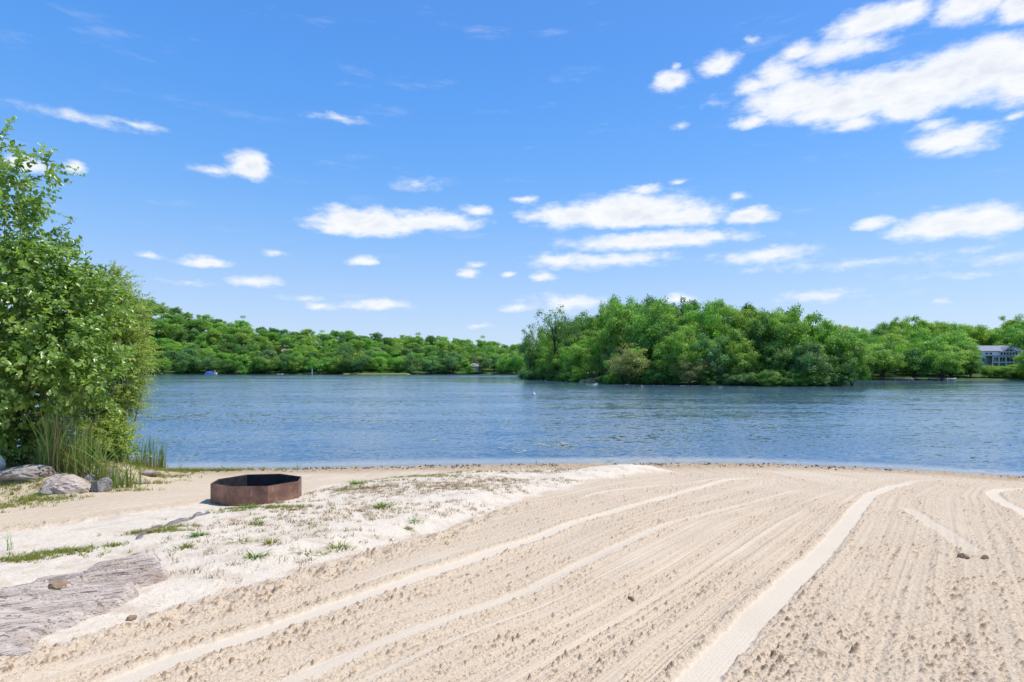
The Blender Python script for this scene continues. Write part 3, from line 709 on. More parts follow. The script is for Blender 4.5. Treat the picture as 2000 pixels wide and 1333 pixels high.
def window(parent, x0, x1, z0, z1, y, cols=1, rows=1):
    f = MB(); t = .09
    f.box(x0, x1, y-.06, y, z1-t, z1); f.box(x0, x1, y-.06, y, z0, z0+t); f.box(x0, x0+t, y-.06, y, z0+t, z1-t); f.box(x1-t, x1, y-.06, y, z0+t, z1-t)
    for c in range(1, cols): xc = x0+(x1-x0)*c/cols; f.box(xc-.05, xc+.05, y-.055, y, z0+t, z1-t)
    fo = f.obj('window', M['trim'], parent)
    MB().box(x0+.02, x1-.02, y-.03, y-.004, z0+.02, z1-.02).obj('pane', M['glass'], fo)
d0 = 207.0; hx0 = (1917-HX)/F*d0; hz0 = EYE+(HY-717)/F*d0-.6
H = empty('lakeside_house', (hx0, d0, hz0), R(-4), 'large grey-blue house with white trim and glazed porch above the right shore', 'house')
WD = 13.6; z1, z2, z3 = 2.3, 4.5, 6.0
wl = MB(); wl.box(0, WD, 0, 8.5, -2, z3); wl.add([(0, 0, z3), (0, 8.5, z3), (0, 4.25, 8.0), (.2, 0, z3), (.2, 8.5, z3), (.2, 4.25, 8.0)], [(0, 2, 1), (3, 4, 5), (0, 1, 4, 3), (1, 2, 5, 4), (2, 0, 3, 5)])
wl.add([(WD, 0, z3), (WD, 8.5, z3), (WD, 4.25, 8.0), (WD-.2, 0, z3), (WD-.2, 8.5, z3), (WD-.2, 4.25, 8.0)], [(0, 1, 2), (3, 5, 4), (0, 3, 4, 1), (1, 4, 5, 2), (2, 5, 3, 0)])
wl.obj('wall', M['siding'], H)
MB().box(-.03, WD+.03, -.05, -.004, z2-.1, z3).obj('upper_siding', M['trim'], H)
MB().box(-.05, -.004, 0, 8.5, 1.5, z3).obj('side_cladding', M['trim'], H)
rf = MB(); roof_prism(rf, 0, WD, 0, 8.5, z3, 8.05); rfo = rf.obj('roof', M['shingle'], H)
# gable dormer facing the lake
g = MB(); gx0, gx1 = 6.2, 11.0; gm = (gx0+gx1)/2
g.add([(gx0, -.9, z3-.2), (gx1, -.9, z3-.2), (gm, -.9, 7.5), (gx0, 3, z3-.2), (gx1, 3, z3-.2), (gm, 3, 7.5)], [(0, 1, 2), (3, 5, 4), (0, 3, 4, 1), (1, 4, 5, 2), (2, 5, 3, 0)])
go = g.obj('gable', M['trim'], H)
gr = MB()
for s_, xe in ((-1, gx0-.4), (1, gx1+.4)):
    ze = z3-.45
    pts = [(xe, -1.2, ze), (gm, -1.2, 7.62), (gm, 3.4, 7.62), (xe, 3.4, ze)]
    gr.add(pts+[(p[0], p[1], p[2]+.16) for p in pts], [(0, 1, 2, 3), (7, 6, 5, 4), (0, 4, 5, 1), (1, 5, 6, 2), (2, 6, 7, 3), (3, 7, 4, 0)])
gr.obj('gable_roof', M['shingle'], H)
MB().add([(gm-1.5, -.93, 6.0), (gm-.15, -.93, 6.0), (gm-.15, -.93, 6.95), (gm+.15, -.93, 6.0), (gm+1.5, -.93, 6.0), (gm+.15, -.93, 6.95),
          (gm-1.5, -.905, 6.0), (gm-.15, -.905, 6.0), (gm-.15, -.905, 6.95), (gm+.15, -.905, 6.0), (gm+1.5, -.905, 6.0), (gm+.15, -.905, 6.95)],
         [(0, 1, 2), (3, 4, 5), (0, 6, 7, 1), (1, 7, 8, 2), (2, 8, 6, 0), (3, 9, 10, 4), (4, 10, 11, 5), (5, 11, 9, 3)]).obj('gable_window', M['glass'], H)
for a in (1.2, 2.5): window(H, a, a+1.1, z2+.35, z2+1.15, -.05)
for a in np.arange(6.2, 11.3, 1.0): window(H, a, a+.85, z2+.3, z2+1.2, -.05)
# porch: skirt roof, posts, glazed bays and lower deck
MB().box(1.6, 12.4, -2.6, -.05, z2-.25, z2+.0).obj('porch_roof', M['shingle'], H)
pf = MB()
for a in (1.9, 4.0, 6.3, 9.0, 11.9): pf.box(a, a+.25, -2.5, -2.25, -2, z2-.25)
pf.box(1.9, 14.4, -2.52, -2.2, z1-.35, z1-.1); pf.box(1.9, 12.1, -2.5, -2.28, z2-.5, z2-.26)
pf.obj('porch_frame', M['trim'], H)
for a, b_ in ((2.2, 3.95), (4.3, 6.25), (6.6, 8.95), (9.3, 11.85)): window(H, a, b_, z1+.05, z2-.55, -2.3, 2)
MB().box(1.9, 14.4, -2.5, -.06, z1-.09, z1+.0).obj('deck', M['wood'], H)
window(H, 2.6, 3.8, -.2, 1.6, -.01); window(H, 4.4, 6.0, -.3, 1.6, -.01, 2); window(H, 9.4, 11.2, -.3, 1.6, -.01, 2)
window(H, .3, 1.1, 2.6, 3.7, -.01)
def cottage(X, Yb, d, wd_, hh, wm, rm, label):
    x_ = (X-HX)/F*d; z_ = EYE+(HY-Yb)/F*d
    c = empty('cottage', (x_, d, z_), R(8), label, 'house')
    q = MB(); q.box(0, wd_, 0, 6, -3, hh)
    q.add([(0, 0, hh), (0, 6, hh), (0, 3, hh+2), (.2, 0, hh), (.2, 6, hh), (.2, 3, hh+2)], [(0, 2, 1), (3, 4, 5), (0, 1, 4, 3), (1, 2, 5, 4), (2, 0, 3, 5)])
    q.add([(wd_, 0, hh), (wd_, 6, hh), (wd_, 3, hh+2), (wd_-.2, 0, hh), (wd_-.2, 6, hh), (wd_-.2, 3, hh+2)], [(0, 1, 2), (3, 5, 4), (0, 3, 4, 1), (1, 4, 5, 2), (2, 5, 3, 0)])
    q.obj('wall', M[wm], c); r_ = MB(); roof_prism(r_, 0, wd_, 0, 6, hh, hh+2.05); r_.obj('roof', M[rm], c)
    for a in np.arange(.8, wd_-1.4, 2.2): window(c, a, a+1.2, .8, 2.0, -.01, 2)
    return c
cottage(916, 719, 436.5, 7, 1.2, 'wood', 'trim', 'small pale cottage roof among trees on the far shore near the island')
cottage(550, 693, 470, 8, 2.4, 'siding', 'pink', 'cottage with pinkish roof between trees on the left hillside')
def pontoon(X, d, s, cover, label, gr_=None):
    x_ = (X-HX)/F*d; b = empty('pontoon_boat', (x_, d, 0), R(6), label, 'boat', gr_)
    for k in (-1, 1):
        MB().tube([(-3.6, k*.85, .12), (-3.3, k*.85, .18), (3.0, k*.85, .18), (3.7, k*.85, .34)], [.1, .3, .3, .06], 10).obj('pontoon', M['alu'], b, True)
    MB().box(-3.4, 3.5, -1.2, 1.2, .48, .6).obj('deck', M['white'], b)
    # canvas pitched over the seats
    n = 12; vs = []; fs = []
    for i_ in range(n+1):
        x1_ = -3.3+5.2*i_/n; hgt = 1.1+.75*math.sin(math.pi*(i_/n)**.8)
        vs += [(x1_, -1.22, .55), (x1_, -1.15, hgt*.8), (x1_, 0, hgt+.25), (x1_, 1.15, hgt*.8), (x1_, 1.22, .55)]
    for i_ in range(n):
        for j_ in range(4): p = i_*5+j_; fs.append((p, p+5, p+6, p+1))
    fs += [(0, 1, 2, 3, 4), tuple(n*5+k for k in (4, 3, 2, 1, 0))]
    MB().add(vs, fs).obj('canvas_cover', M[cover], b, True)
    MB().box(2.1, 3.3, -1.1, 1.1, .6, 1.3).obj('bow_fence', M['white'], b)
    MB().tube([(2.6, .9, 1.3), (2.3, .9, 2.5)], .06).tube([(2.6, -.9, 1.3), (2.3, -.9, 2.5)], .06).box(1.9, 2.5, -.95, .95, 2.45, 2.56).obj('canopy_frame', M['white'], b)
    b.scale = (s, s, s); return b
pontoon(412, 424, 1.15, 'bluecover', 'pontoon boat under a blue canvas cover moored at the far left shore')
def rowboat(X, d, ln, mat, label, rz=0, z=0):
    x_ = (X-HX)/F*d; n = 14; vs = []; fs = []
    for i_ in range(n+1):
        t_ = i_/n; wv = .62*math.sin(math.pi*min(1, t_*.82+.18))**.6; zz_ = .5+.15*(2*t_-1)**2; xx = (t_-.5)*ln
        vs += [(xx, -wv, zz_), (xx, -wv*.6, .05), (xx, wv*.6, .05), (xx, wv, zz_), (xx, wv*.88, zz_), (xx, wv*.5, .12), (xx, -wv*.5, .12), (xx, -wv*.88, zz_)]
    for i_ in range(n):
        for j_ in range(8): p = i_*8+j_; q_ = i_*8+(j_+1) % 8; fs.append((p, q_, q_+8, p+8))
    fs += [tuple(range(7, -1, -1)), tuple(n*8+k for k in range(8))]
    b = empty('rowing_boat', (x_, d, z), rz, label, 'boat'); MB().add(vs, fs).obj('hull', M[mat], b, True)
    for a in (-.2, .18): MB().box(a*ln-.14, a*ln+.14, -.5, .5, .34, .38).obj('seat', M['wood'], b)
    return b
rowboat(547, 426, 4.5, 'white', 'small white open boat at the far shore behind the left half of the lake', R(10), .0)
rowboat(1859, 178, 2.4, 'white', 'small white boat at the right shore left of the house', R(-8), .1)
rowboat(1778, 177, 2.6, 'orange', 'tan boat lying at the right shore beside the shaded dock', R(12), .0)
rowboat(721, 432, 6.0, 'red', 'faded red boat pulled up on the far lawn', R(5), .75)
def dock(X, d, ln, wd_, label, posts=4, tall=None, rz=0):
    x_ = (X-HX)/F*d; o = empty('dock', (x_, d, 0), rz, label, 'dock')
    q = MB(); q.box(-ln/2, ln/2, -wd_/2, wd_/2, .38, .52); q.obj('deck', M['wood'], o)
    for i_ in range(posts):
        a = -ln/2+.2+(ln-.4)*i_/max(1, posts-1)
        for k in (-1, 1): MB().tube([(a, k*(wd_/2-.1), -1.5), (a, k*(wd_/2-.1), .95)], .09).obj('post', M['wood'], o)
    if tall: MB().box(tall-.25, tall+.25, -wd_/2-.3, -wd_/2-.02, -.8, 4.2).obj('mast', M['white'], o)
    return o
dock(322, 424, 11, 2, 'low grey dock at the left end of the far shore')
dock(613, 422, 10, 2.2, 'dock with a tall white post on the far shore', tall=-.8)
dock(1762, 177, 6, 2, 'grey dock at the right shore in the shade of the trees', 3)
dock(1832, 177.5, 5, 1.5, 'low dock left of the small white boat on the right shore', 3)
# lawn at the far shore
xs = np.linspace((668-HX)/F*431, (806-HX)/F*431, 40); ys = np.linspace(424.5, 437, 8); gx, gy = np.meshgrid(xs, ys); gx = gx.ravel(); gy = gy.ravel()
ex = np.minimum((gx-xs[0]), (xs[-1]-gx)); gzz = .06+.72*sstep(gy, 424, 426)*sstep(ex, 0, 4)+(gy-424)*.02-.8*(1-sstep(ex, 0, 3))
i_ = (np.arange(7)[:, None]*40+np.arange(39)[None]).ravel()
lm = mat_simple('lawn_grass', (.22, .30, .05), 1, (.16, .24, .04), .6)
tag(link('lawn', mesh_np('lawn', np.c_[gx, gy, gzz], np.c_[i_, i_+1, i_+41, i_+40], lm, True)), kind='structure')
# bank of dry earth showing on the island
px_, py_ = ip(1157, 748.5, 4); q = MB(); n = 14
vs = [(px_-2.6+5.2*i/n, py_+2.5*j/5+.3*math.sin(i*1.7), -.2+1.5*(j/5)**.8*(.85+.15*math.sin(i*.9))*math.sin(math.pi*(i+.5)/(n+1))**.7) for j in range(6) for i in range(n+1)]
fs = [(j*(n+1)+i, j*(n+1)+i+1, (j+1)*(n+1)+i+1, (j+1)*(n+1)+i) for j in range(5) for i in range(n)]
tag(q.add(vs, fs).obj('bank', mat_simple('dry_earth', (.36, .29, .13), 1, (.22, .18, .08), 1.2, bmp=.1), smooth=True), kind='structure')
# marker buoy
d = EYE*F/(772-HY); bx = (1043-HX)/F*d
B = empty('buoy', (bx, d, 0), 0, 'small white marker buoy floating left of the island', 'buoy')
MB().tube([(0, 0, -.1), (0, 0, -.02), (0, 0, .1), (0, 0, .22), (0, 0, .28)], [.06, .17, .20, .14, .05], 14).obj('float', M['white'], B, True)
MB().tube([(0, 0, .27), (.01, 0, .55)], [.035, .03], 8).obj('stem', M['white'], B, True)

# ------------------------------------------------------------------ fire ring
M['rust'] = None
m, nt, b, o = newmat('rusted_steel'); P = objco(nt)
n1 = nt.noise(P, 3.5, 6, .7); n2 = nt.noise(nt.vec('MULTIPLY', P, (6, 6, 1.2)), 3, 4, .6)
col = nt.mix(nt.ss(n1, .35, .7), (.15, .075, .05), (.33, .18, .12)); col = nt.mix(nt.math('MULTIPLY', nt.ss(n2, .58, .74), .6), col, (.46, .36, .29))
col = nt.mix(nt.math('MULTIPLY', nt.ss(nt.noise(P, 22, 3, .6), .63, .7), .6), col, (.07, .04, .03))
nt.l.new(col, b.inputs['Base Color']); setb(b, Roughness=.62, Metallic=.15, Specular_IOR_Level=.5); bump(nt, b, nt.noise(P, 45, 4, .6), .4, .006); M['rust'] = m
M['soot'] = mat_simple('soot', (.012, .011, .014), .75, (.03, .028, .03), 9, bmp=.01)
RZ = .915
rim_px = [(411, 945), (453, 951), (523, 950), (583, 940), (589, 931), (547, 925.5), (482, 927), (426, 936)]
rim = []
for X, Y in rim_px:
    yy = (EYE-RZ)*F/(Y-HY); rim.append(Vector(((X-HX)/F*yy, yy, 0)))
rc = sum(rim, Vector())/8
FR_ = empty('fire_ring', (rc.x, rc.y, gz(rc.x, rc.y)), 0, 'rusty eight-sided steel fire ring standing on the sand', 'fire pit')
zb = RZ-.42-FR_.location.z; zt = RZ-FR_.location.z
rl = [p-rc for p in rim]
for i in range(8):
    a, b_ = rl[i], rl[(i+1) % 8]; T = 1-.013/a.length; ai, bi = a*T, b_*T
    mb = MB().add([(a.x, a.y, zb), (b_.x, b_.y, zb), (b_.x, b_.y, zt), (a.x, a.y, zt), (ai.x, ai.y, zb), (bi.x, bi.y, zb), (bi.x, bi.y, zt), (ai.x, ai.y, zt)],
                  [(0, 1, 2, 3), (3, 2, 6, 7), (5, 4, 7, 6), (0, 4, 5, 1), (1, 5, 6, 2), (0, 3, 7, 4)])
    po = mb.obj('panel', M['rust'], FR_)
    T2 = T-.004/a.length; ci, di = a*T2, b_*T2
    MB().add([(ci.x, ci.y, zb), (di.x, di.y, zb), (di.x, di.y, zt-.012), (ci.x, ci.y, zt-.012)], [(1, 0, 3, 2)]).obj('soot_lining', M['soot'], po)
ash = MB(); n = 28
for k, zz_ in ((.0, .0), (.5, .01), (.96, .02)):
    pass
pts = [(0, 0, zt-.26)]; fs = []
for ri, k in enumerate((.45, .93)):
    for i in range(n):
        t = i/n*8; j = int(t) % 8; p = rl[j].lerp(rl[(j+1) % 8], t-int(t))*k; pts.append((p.x, p.y, zt-.27+.03*math.sin(i*2.3+ri)))
for i in range(n): fs.append((0, 1+i, 1+(i+1) % n)); fs.append((1+i, 1+n+i, 1+n+(i+1) % n, 1+(i+1) % n))
ash.add(pts, fs).obj('ash_bed', mat_simple('ash', (.035, .032, .032), 1, (.09, .085, .08), 14, bmp=.02), FR_, True)

# ------------------------------------------------------------------ rocks
RK1 = mat_rock('banded_rock', (.48, .39, .32), (.66, .56, .475), (.11, .085, .07), (1, .62, 0), 9)
RK2 = mat_rock('dark_rock', (.20, .185, .17), (.36, .335, .31), (.06, .06, .065), (.3, 1, 0), 9)
RK3 = mat_rock('warm_rock', (.33, .29, .25), (.46, .41, .36), (.13, .12, .11), (.5, 1, 0), 9)
def outcrop(name, px, height, mat, label, sdir, seed, res=.018, zadd=0.05):
    poly = W(px, zadd); P = np.array(poly); x0, y0 = P.min(0)-.15; x1, y1 = P.max(0)+.15
    nx = int((x1-x0)/res); ny = int((y1-y0)/res); gx, gy = np.meshgrid(np.linspace(x0, x1, nx), np.linspace(y0, y1, ny)); gx = gx.ravel(); gy = gy.ravel()
    s = sdf(gx, gy, poly)+.05*fbm(gx*3, gy*3, 3, seed)
    d = np.array(sdir)/np.hypot(*sdir); a = gx*d[0]+gy*d[1]; c = -gx*d[1]+gy*d[0]
    c = c+.12*vn(a*.9, c*.9, seed+5)
    led = fbm(a*.45, c*5, 3, seed+1, .5); rid = 1-np.abs(vn(a*.5, c*4.2, seed+2)); fine = fbm(a*2, c*22, 3, seed+3, .5)
    cracks = np.maximum(np.clip(1-np.abs(vn(a*.5+3, c*5, seed+8))*9, 0, 1), .6*np.clip(1-np.abs(vn(a*.7, c*11, seed+9))*8, 0, 1))
    q3 = (led+.8*vn(a*.35, c*1.6, seed+6))*2.6; step = (np.floor(q3)+sstep(q3-np.floor(q3), .0, .22))/2.6
    base = relief(gx, gy)[0]
    h = height*(sstep(s, -.03, .12)*.6+sstep(s, .1, .9)*.4)*(1+.60*step+.25*rid)+ 0.010*fine*sstep(s, -.05, .1)-.07*cracks*sstep(s, 0, .2)
    z = base-.06+h
    idx = (np.arange(ny-1)[:, None]*nx+np.arange(nx-1)[None]).ravel(); f = np.c_[idx, idx+1, idx+nx+1, idx+nx]
    keep = s[f].max(1) > -.12; f = f[keep]; used = np.unique(f); mp = np.zeros(len(gx), int); mp[used] = np.arange(len(used))
    cen = np.array([gx[used].mean(), gy[used].mean(), base[used].mean()])
    o = link(name, mesh_np(name, np.c_[gx, gy, z][used]-cen, mp[f], mat, True)); o.location = cen; o.data.update()
    for p in o.data.polygons: p.use_smooth = True
    tag(o, label, 'rock'); return o
outcrop('rock_outcrop', [(-320,1175),(-100,1150),(0,1142),(60,1122),(130,1104),(215,1084),(285,1074),(322,1078),(318,1092),(345,1106),(330,1115),(285,1128),(262,1146),(240,1160),(190,1175),(160,1190),(125,1196),(100,1212),(88,1232),(70,1248),(30,1252),(-60,1256),(-320,1300)],
        .17, RK1, 'large flat banded pink-grey bedrock outcrop at the lower left of the beach', (1, .62), 3, zadd=.12)
outcrop('rock_ledge', [(243,1068),(255,1050),(280,1040),(320,1028),(370,1012),(415,1000),(425,1004),(380,1018),(330,1032),(300,1046),(270,1062),(250,1070)],
        .12, RK2, 'thin low grey rock ledge in the sand beyond the big outcrop', (1, .9), 9, .012)
import bmesh
CLOD = mat_simple('damp_clod', (.34, .235, .145), 1, (.26, .175, .105), 20, bmp=.01)
def boulder(X, Y, sx, sy, sz, rz, mat, label, seed, tilt=0, cuts=9, name='boulder', sink=.25):
    rs = random.Random(seed); bm = bmesh.new(); bmesh.ops.create_icosphere(bm, subdivisions=5, radius=1)
    planes = []
    for _ in range(cuts):
        v = Vector((rs.gauss(0, 1), rs.gauss(0, 1), rs.gauss(0, .8))).normalized(); planes.append((v, rs.uniform(.55, .85)))
    V = np.array([v.co[:] for v in bm.verts])
    for v, d in planes:
        nv = np.array(v); k = V@nv; over = np.clip(k-d, 0, None); V = V-over[:, None]*nv*.93
    a, bq, c = V[:, 0], V[:, 1], V[:, 2]
    disp = .05*fbm(a*1.5+seed, (bq+c)*5, 4, seed, .6)+.05*fbm(a*3, bq*3+c*2, 3, seed+4)-.05*np.clip(1-np.abs(vn(a*1.2, (bq*1.5+c)*2.6, seed+2))*9, 0, 1)
    V = V*(1+disp)[:, None]
    for v, q in zip(bm.verts, V): v.co = (q[0]*sx, q[1]*sy, q[2]*sz)
    me = bpy.data.meshes.new(name); bm.to_mesh(me); bm.free(); me.materials.append(mat)
    for p in me.polygons: p.use_smooth = True
    me.set_sharp_from_angle(angle=R(38))
    o = link(name, me); x_, y_, z_ = gp(X, Y); o.location = (x_, y_+sy*.5, z_+sz*sink); o.rotation_euler = (R(tilt), R(tilt*.6), rz); tag(o, label, 'rock'); return o
boulder(28, 938, .62, .45, .26, .2, RK3, 'long low tan-grey boulder at the left edge under the bush', 21, 6)
boulder(118, 963, .52, .42, .36, -.5, RK1, 'biggest blocky banded boulder with a brown broken side in front of the bush', 22, 14, 12)
boulder(92, 966, .30, .22, .20, .4, RK3, 'brown block leaning on the left of the biggest boulder', 25, -12, 11)
boulder(190, 962, .20, .24, .27, .3, RK2, 'upright grey slab right of the green sprout by the boulders', 27, 18, 10)
boulder(219, 945, .26, .22, .20, .1, RK2, 'dark angular boulder at the right end of the boulder row', 31, 8, 12)
boulder(211, 936, .22, .2, .2, .9, RK2, 'dark jagged rock behind the right end of the boulder row', 33, 12, 12)
boulder(284, 929, .30, .16, .09, .2, RK3, 'flat pale stone in the grass right of the boulder row', 35, 3, 8)
boulder(268, 946, .18, .12, .06, .1, RK3, 'small flat stone lying in the sand right of the boulder row', 36, 3, 8)
boulder(165, 946, .2, .2, .17, .1, RK2, 'dark rock half hidden between the two pale boulders', 38, 3, 10)
boulder(105, 1186, .10, .07, .05, .5, CLOD, 'loose brown stone lying on the bedrock outcrop', 41, 10, 12, sink=3.0)
boulder(-22, 932, .22, .22, .26, .1, M['white'], 'white rounded object cut by the left edge beside the bush', 43, 3, 5, name='white_stone', sink=.8)
for i, (X, Y, s) in enumerate([(545, 985, .05), (253, 1212, .035), (1232, 1172, .03), (1887, 1091, .05), (1928, 1092, .04)]):
    boulder(X, Y, s*1.3, s, s*.7, i, CLOD, ['pebble in the sand at the front of the fire ring', 'brown pebble at the edge of the white sand below the outcrop', 'brown pebble in the raked sand between the two smooth tracks',
            'left of the two clods at the foot of the short track on the right', 'right of the two clods at the foot of the short track on the right'][i], 60+i, 0, 6, name='pebble')

# ------------------------------------------------------------------ blades: grass, reeds, weeds
def blades(P, H_, Wd, lean, rs, seg=3, az=None):
    """curved tapering blades: P (n,3) feet, H_ heights"""
    n = len(P); az = rs.uniform(0, 2*np.pi, n) if az is None else az
    dirx, diry = np.cos(az), np.sin(az); fx = rs.uniform(0, 2*np.pi, n); wx, wy = np.cos(fx), np.sin(fx)
    V = []
    for k in range(seg+1):
        t = k/seg; off = lean*H_*t**2; w_ = Wd*(1-t)**.7*.5+1e-4
        c = np.c_[P[:, 0]+dirx*off, P[:, 1]+diry*off, P[:, 2]+H_*(t-.25*lean*t*t)]
        V.append(c+np.c_[wx*w_, wy*w_, 0*w_]); V.append(c-np.c_[wx*w_, wy*w_, 0*w_])
    V = np.stack(V, 1); F_ = []
    for k in range(seg):
        q = np.array([2*k, 2*k+1, 2*k+3, 2*k+2]); F_.append(np.arange(n)[:, None]*(2*seg+2)+q)
    return V.reshape(-1, 3), np.concatenate(F_), 2*seg+2
def blade_obj(name, P, H_, Wd, lean, mat, rs, parent=None, seg=3, az=None, tone=None):
    P = np.asarray(P); n = len(P); V, F_, m_ = blades(P, H_, Wd, lean, rs, seg, az)
    tn = np.repeat(np.clip(.5+.28*rs.normal(size=n), 0, 1) if tone is None else tone, m_)
    return link(name, mesh_np(name, V, F_, mat, False, dict(tone=tn)), parent)
rs = np.random.default_rng(11)
def scatter_px(cx, cy, sx, sy, n):
    """points on the sand spread around a photo position, in metres"""
    x_, y_ = g0(cx, cy); q = np.c_[x_+rs.normal(0, sx, n), y_+rs.normal(0, sy, n)]; return q
def onsand(q): z_ = relief(q[:, 0].copy(), q[:, 1].copy())[0]; return np.c_[q, z_-.005]
# dry brown growth on the white sand
Q = []
for cx, cy, sx, sy, n in [(700, 965, .5, .35, 900), (780, 975, .6, .4, 700), (860, 960, .6, .4, 900), (940, 965, .5, .4, 700), (980, 950, .6, .4, 800), (640, 1010, .7, .35, 500), (560, 1030, .7, .35, 300), (760, 1015, .6, .4, 350),
                          (900, 1000, .5, .3, 260), (1050, 930, .6, .25, 500), (1110, 945, .3, .2, 200), (680, 1060, .7, .3, 180), (520, 1070, .7, .25, 130), (430, 1090, .5, .2, 90), (350, 1130, .4, .15, 120), (600, 1110, .5, .2, 90), (830, 940, .8, .3, 500), (470, 1040, .6, .25, 150)]:
    k = max(2, n//5); c = scatter_px(cx, cy, sx, sy, k); Q.append(np.repeat(c, 12, 0)+rs.normal(0, .035, (k*12, 2)))
Q = np.concatenate(Q); Q = Q[sdf(Q[:, 0], Q[:, 1], WHITE) > .05]; P = onsand(Q); n = len(P)
o = blade_obj('dry_grass', P, rs.uniform(.02, .07, n), rs.uniform(.004, .009, n), rs.uniform(.3, 1.2, n), M['straw'], rs); tag(o, kind='stuff')
# sparse green grass
Q = []
for cx, cy, sx, sy, n in [(830, 944, .7, .12, 900), (900, 932, .8, .12, 800), (760, 952, .4, .12, 400), (690, 965, .4, .1, 500), (500, 1003, .33, .10, 700), (545, 1004, .3, .1, 450), (470, 1010, .2, .08, 300), (600, 985, .3, .1, 150), (1120, 919, .35, .08, 350),
                          (40, 1092, .35, .08, 1100), (-60, 1100, .35, .1, 700), (110, 1082, .25, .06, 600), (160, 1078, .2, .05, 350), (205, 1074, .15, .04, 150), (300, 1052, .22, .05, 900), (335, 1043, .14, .04, 300), (640, 1050, .9, .4, 260), (560, 1020, .8, .3, 260), (800, 1000, .7, .4, 200)]:
    k = max(2, n//9); c = scatter_px(cx, cy, sx, sy, k); Q.append(np.repeat(c, 9, 0)+rs.normal(0, .018, (k*9, 2)))
Q = np.concatenate(Q); P = onsand(Q); n = len(P)
o = blade_obj('grass', P, rs.uniform(.02, .075, n), rs.uniform(.005, .011, n), rs.uniform(.3, 1.3, n), M['moss'], rs); tag(o, kind='stuff')
# mossy turf and low herbs at the bush's foot
Q = []
for cx, cy, sx, sy, n in [(330, 922, .8, .28, 2600), (400, 921, .8, .16, 1500), (300, 933, .5, .25, 1400), (250, 944, .5, .2, 900), (480, 919, 1.0, .12, 500), (60, 962, .5, .3, 1500), (90, 975, .4, .2, 900), (20, 985, .5, .3, 700), (225, 960, .4, .2, 500), (0, 960, .6, .4, 900), (560, 917, 1.5, .1, 260), (200, 925, .35, .25, 1500), (240, 930, .3, .3, 1500), (215, 940, .3, .2, 900), (150, 930, .5, .3, 900)]:
    k = max(2, n//10); c = scatter_px(cx, cy, sx, sy, k); Q.append(np.repeat(c, 10, 0)+rs.normal(0, .03, (k*10, 2)))
Q = np.concatenate(Q); P = onsand(Q); n = len(P)
o = blade_obj('turf', P, rs.uniform(.03, .12, n), rs.uniform(.006, .014, n), rs.uniform(.3, 1.2, n), M['moss'], rs); tag(o, kind='stuff')
def weed(X, Y, r, h, label, mat='weed', n=46, group=None):
    x_, y_, z_ = gp(X, Y); o = empty('weed', (x_, y_, z_), 0, label, 'weed', group)
    P = np.c_[rs.normal(0, r*.35, n), rs.normal(0, r*.35, n), np.zeros(n)]
    az_ = np.arctan2(P[:, 1], P[:, 0])+rs.normal(0, .5, n)
    blade_obj('leaves', P, rs.uniform(.5, 1.1, n)*h, rs.uniform(.012, .022, n), rs.uniform(.6, 1.7, n)*r/h*.9, M[mat], rs, o, 4, az_); return o
WD_ = [(745, 992, .17, .12, 'leafy green weed tuft right of the middle of the white sand', 'weed', 70), (697, 948, .19, .13, 'broad bright green clump on the white sand right of the fire ring', 'weed', 90),
 (497, 1090, .14, .11, 'spiky green weed with forked blades in front of the fire ring, lowest in the sand', 'weed', 34), (390, 1048, .12, .08, 'small bright green tuft in the white sand beyond the big outcrop', 'weed', 60),
 (812, 1020, .14, .07, 'flat green weed nearest the edge of the raked sand', 'weed', 44), (800, 1034, .06, .05, 'tiny yellow weed just below the flat green weed', 'moss', 26), (362, 1070, .10, .07, 'yellow-green tuft beside the tip of the big outcrop', 'moss', 50),
 (505, 1025, .14, .09, 'green weed between the fire ring and the forked weed', 'weed', 40), (530, 1062, .12, .10, 'yellowish spiky weed right of the forked one', 'moss', 30), (470, 1060, .16, .05, 'low spreading yellow weed left of the forked one', 'moss', 40),
 (663, 1072, .15, .10, 'spindly yellow-green weed in the lower white sand', 'moss', 44), (595, 1082, .12, .05, 'low yellow weed left of the spindly one', 'moss', 26), (625, 1085, .12, .04, 'flat yellow weed just left of the spindly one', 'moss', 22),
 (485, 995, .13, .08, 'olive tuft just in front of the fire ring', 'weed', 50), (590, 992, .12, .07, 'tawny tuft right in front of the fire ring corner', 'moss', 40), (570, 998, .08, .05, 'small yellow-green tuft near the fire ring corner', 'moss', 30),
 (182, 952, .16, .20, 'leafy green sprout growing between the boulders', 'weed', 90), (80, 968, .25, .12, 'grassy green tuft in front of the boulders', 'weed', 130), (255, 922, .30, .16, 'bright green leafy plant right of the boulder row', 'weed', 130), (145, 955, .2, .13, 'yellow-green tuft at the foot of the biggest boulder', 'moss', 60)]
for X, Y, r, h, lab, mt, n in WD_: weed(X, Y, r, h, lab, mt, n)
for X, Y, h, lab in [(1047, 909, .22, 'small dark upright plant at the water edge near the middle'), (583, 917, .40, 'thin stalk at the water edge behind the fire ring'), (433, 919, .26, 'thin dry stalk at the water edge left of the fire ring'),
                     (352, 920, .42, 'bent dry stalk at the water edge right of the cattails'), (20, 1075, .30, 'thin seed stalk standing in the grass strip at the left')]:
    x_, y_, z_ = gp(X, Y); e = empty('stalk', (x_, y_, z_), 0, lab, 'plant'); n = 9
    blade_obj('leaves', np.c_[rs.normal(0, .02, n), rs.normal(0, .02, n), np.zeros(n)], h*rs.uniform(.4, 1.1, n), rs.uniform(.006, .012, n), rs.uniform(.05, .4, n), M['reed'], rs, e, 4)
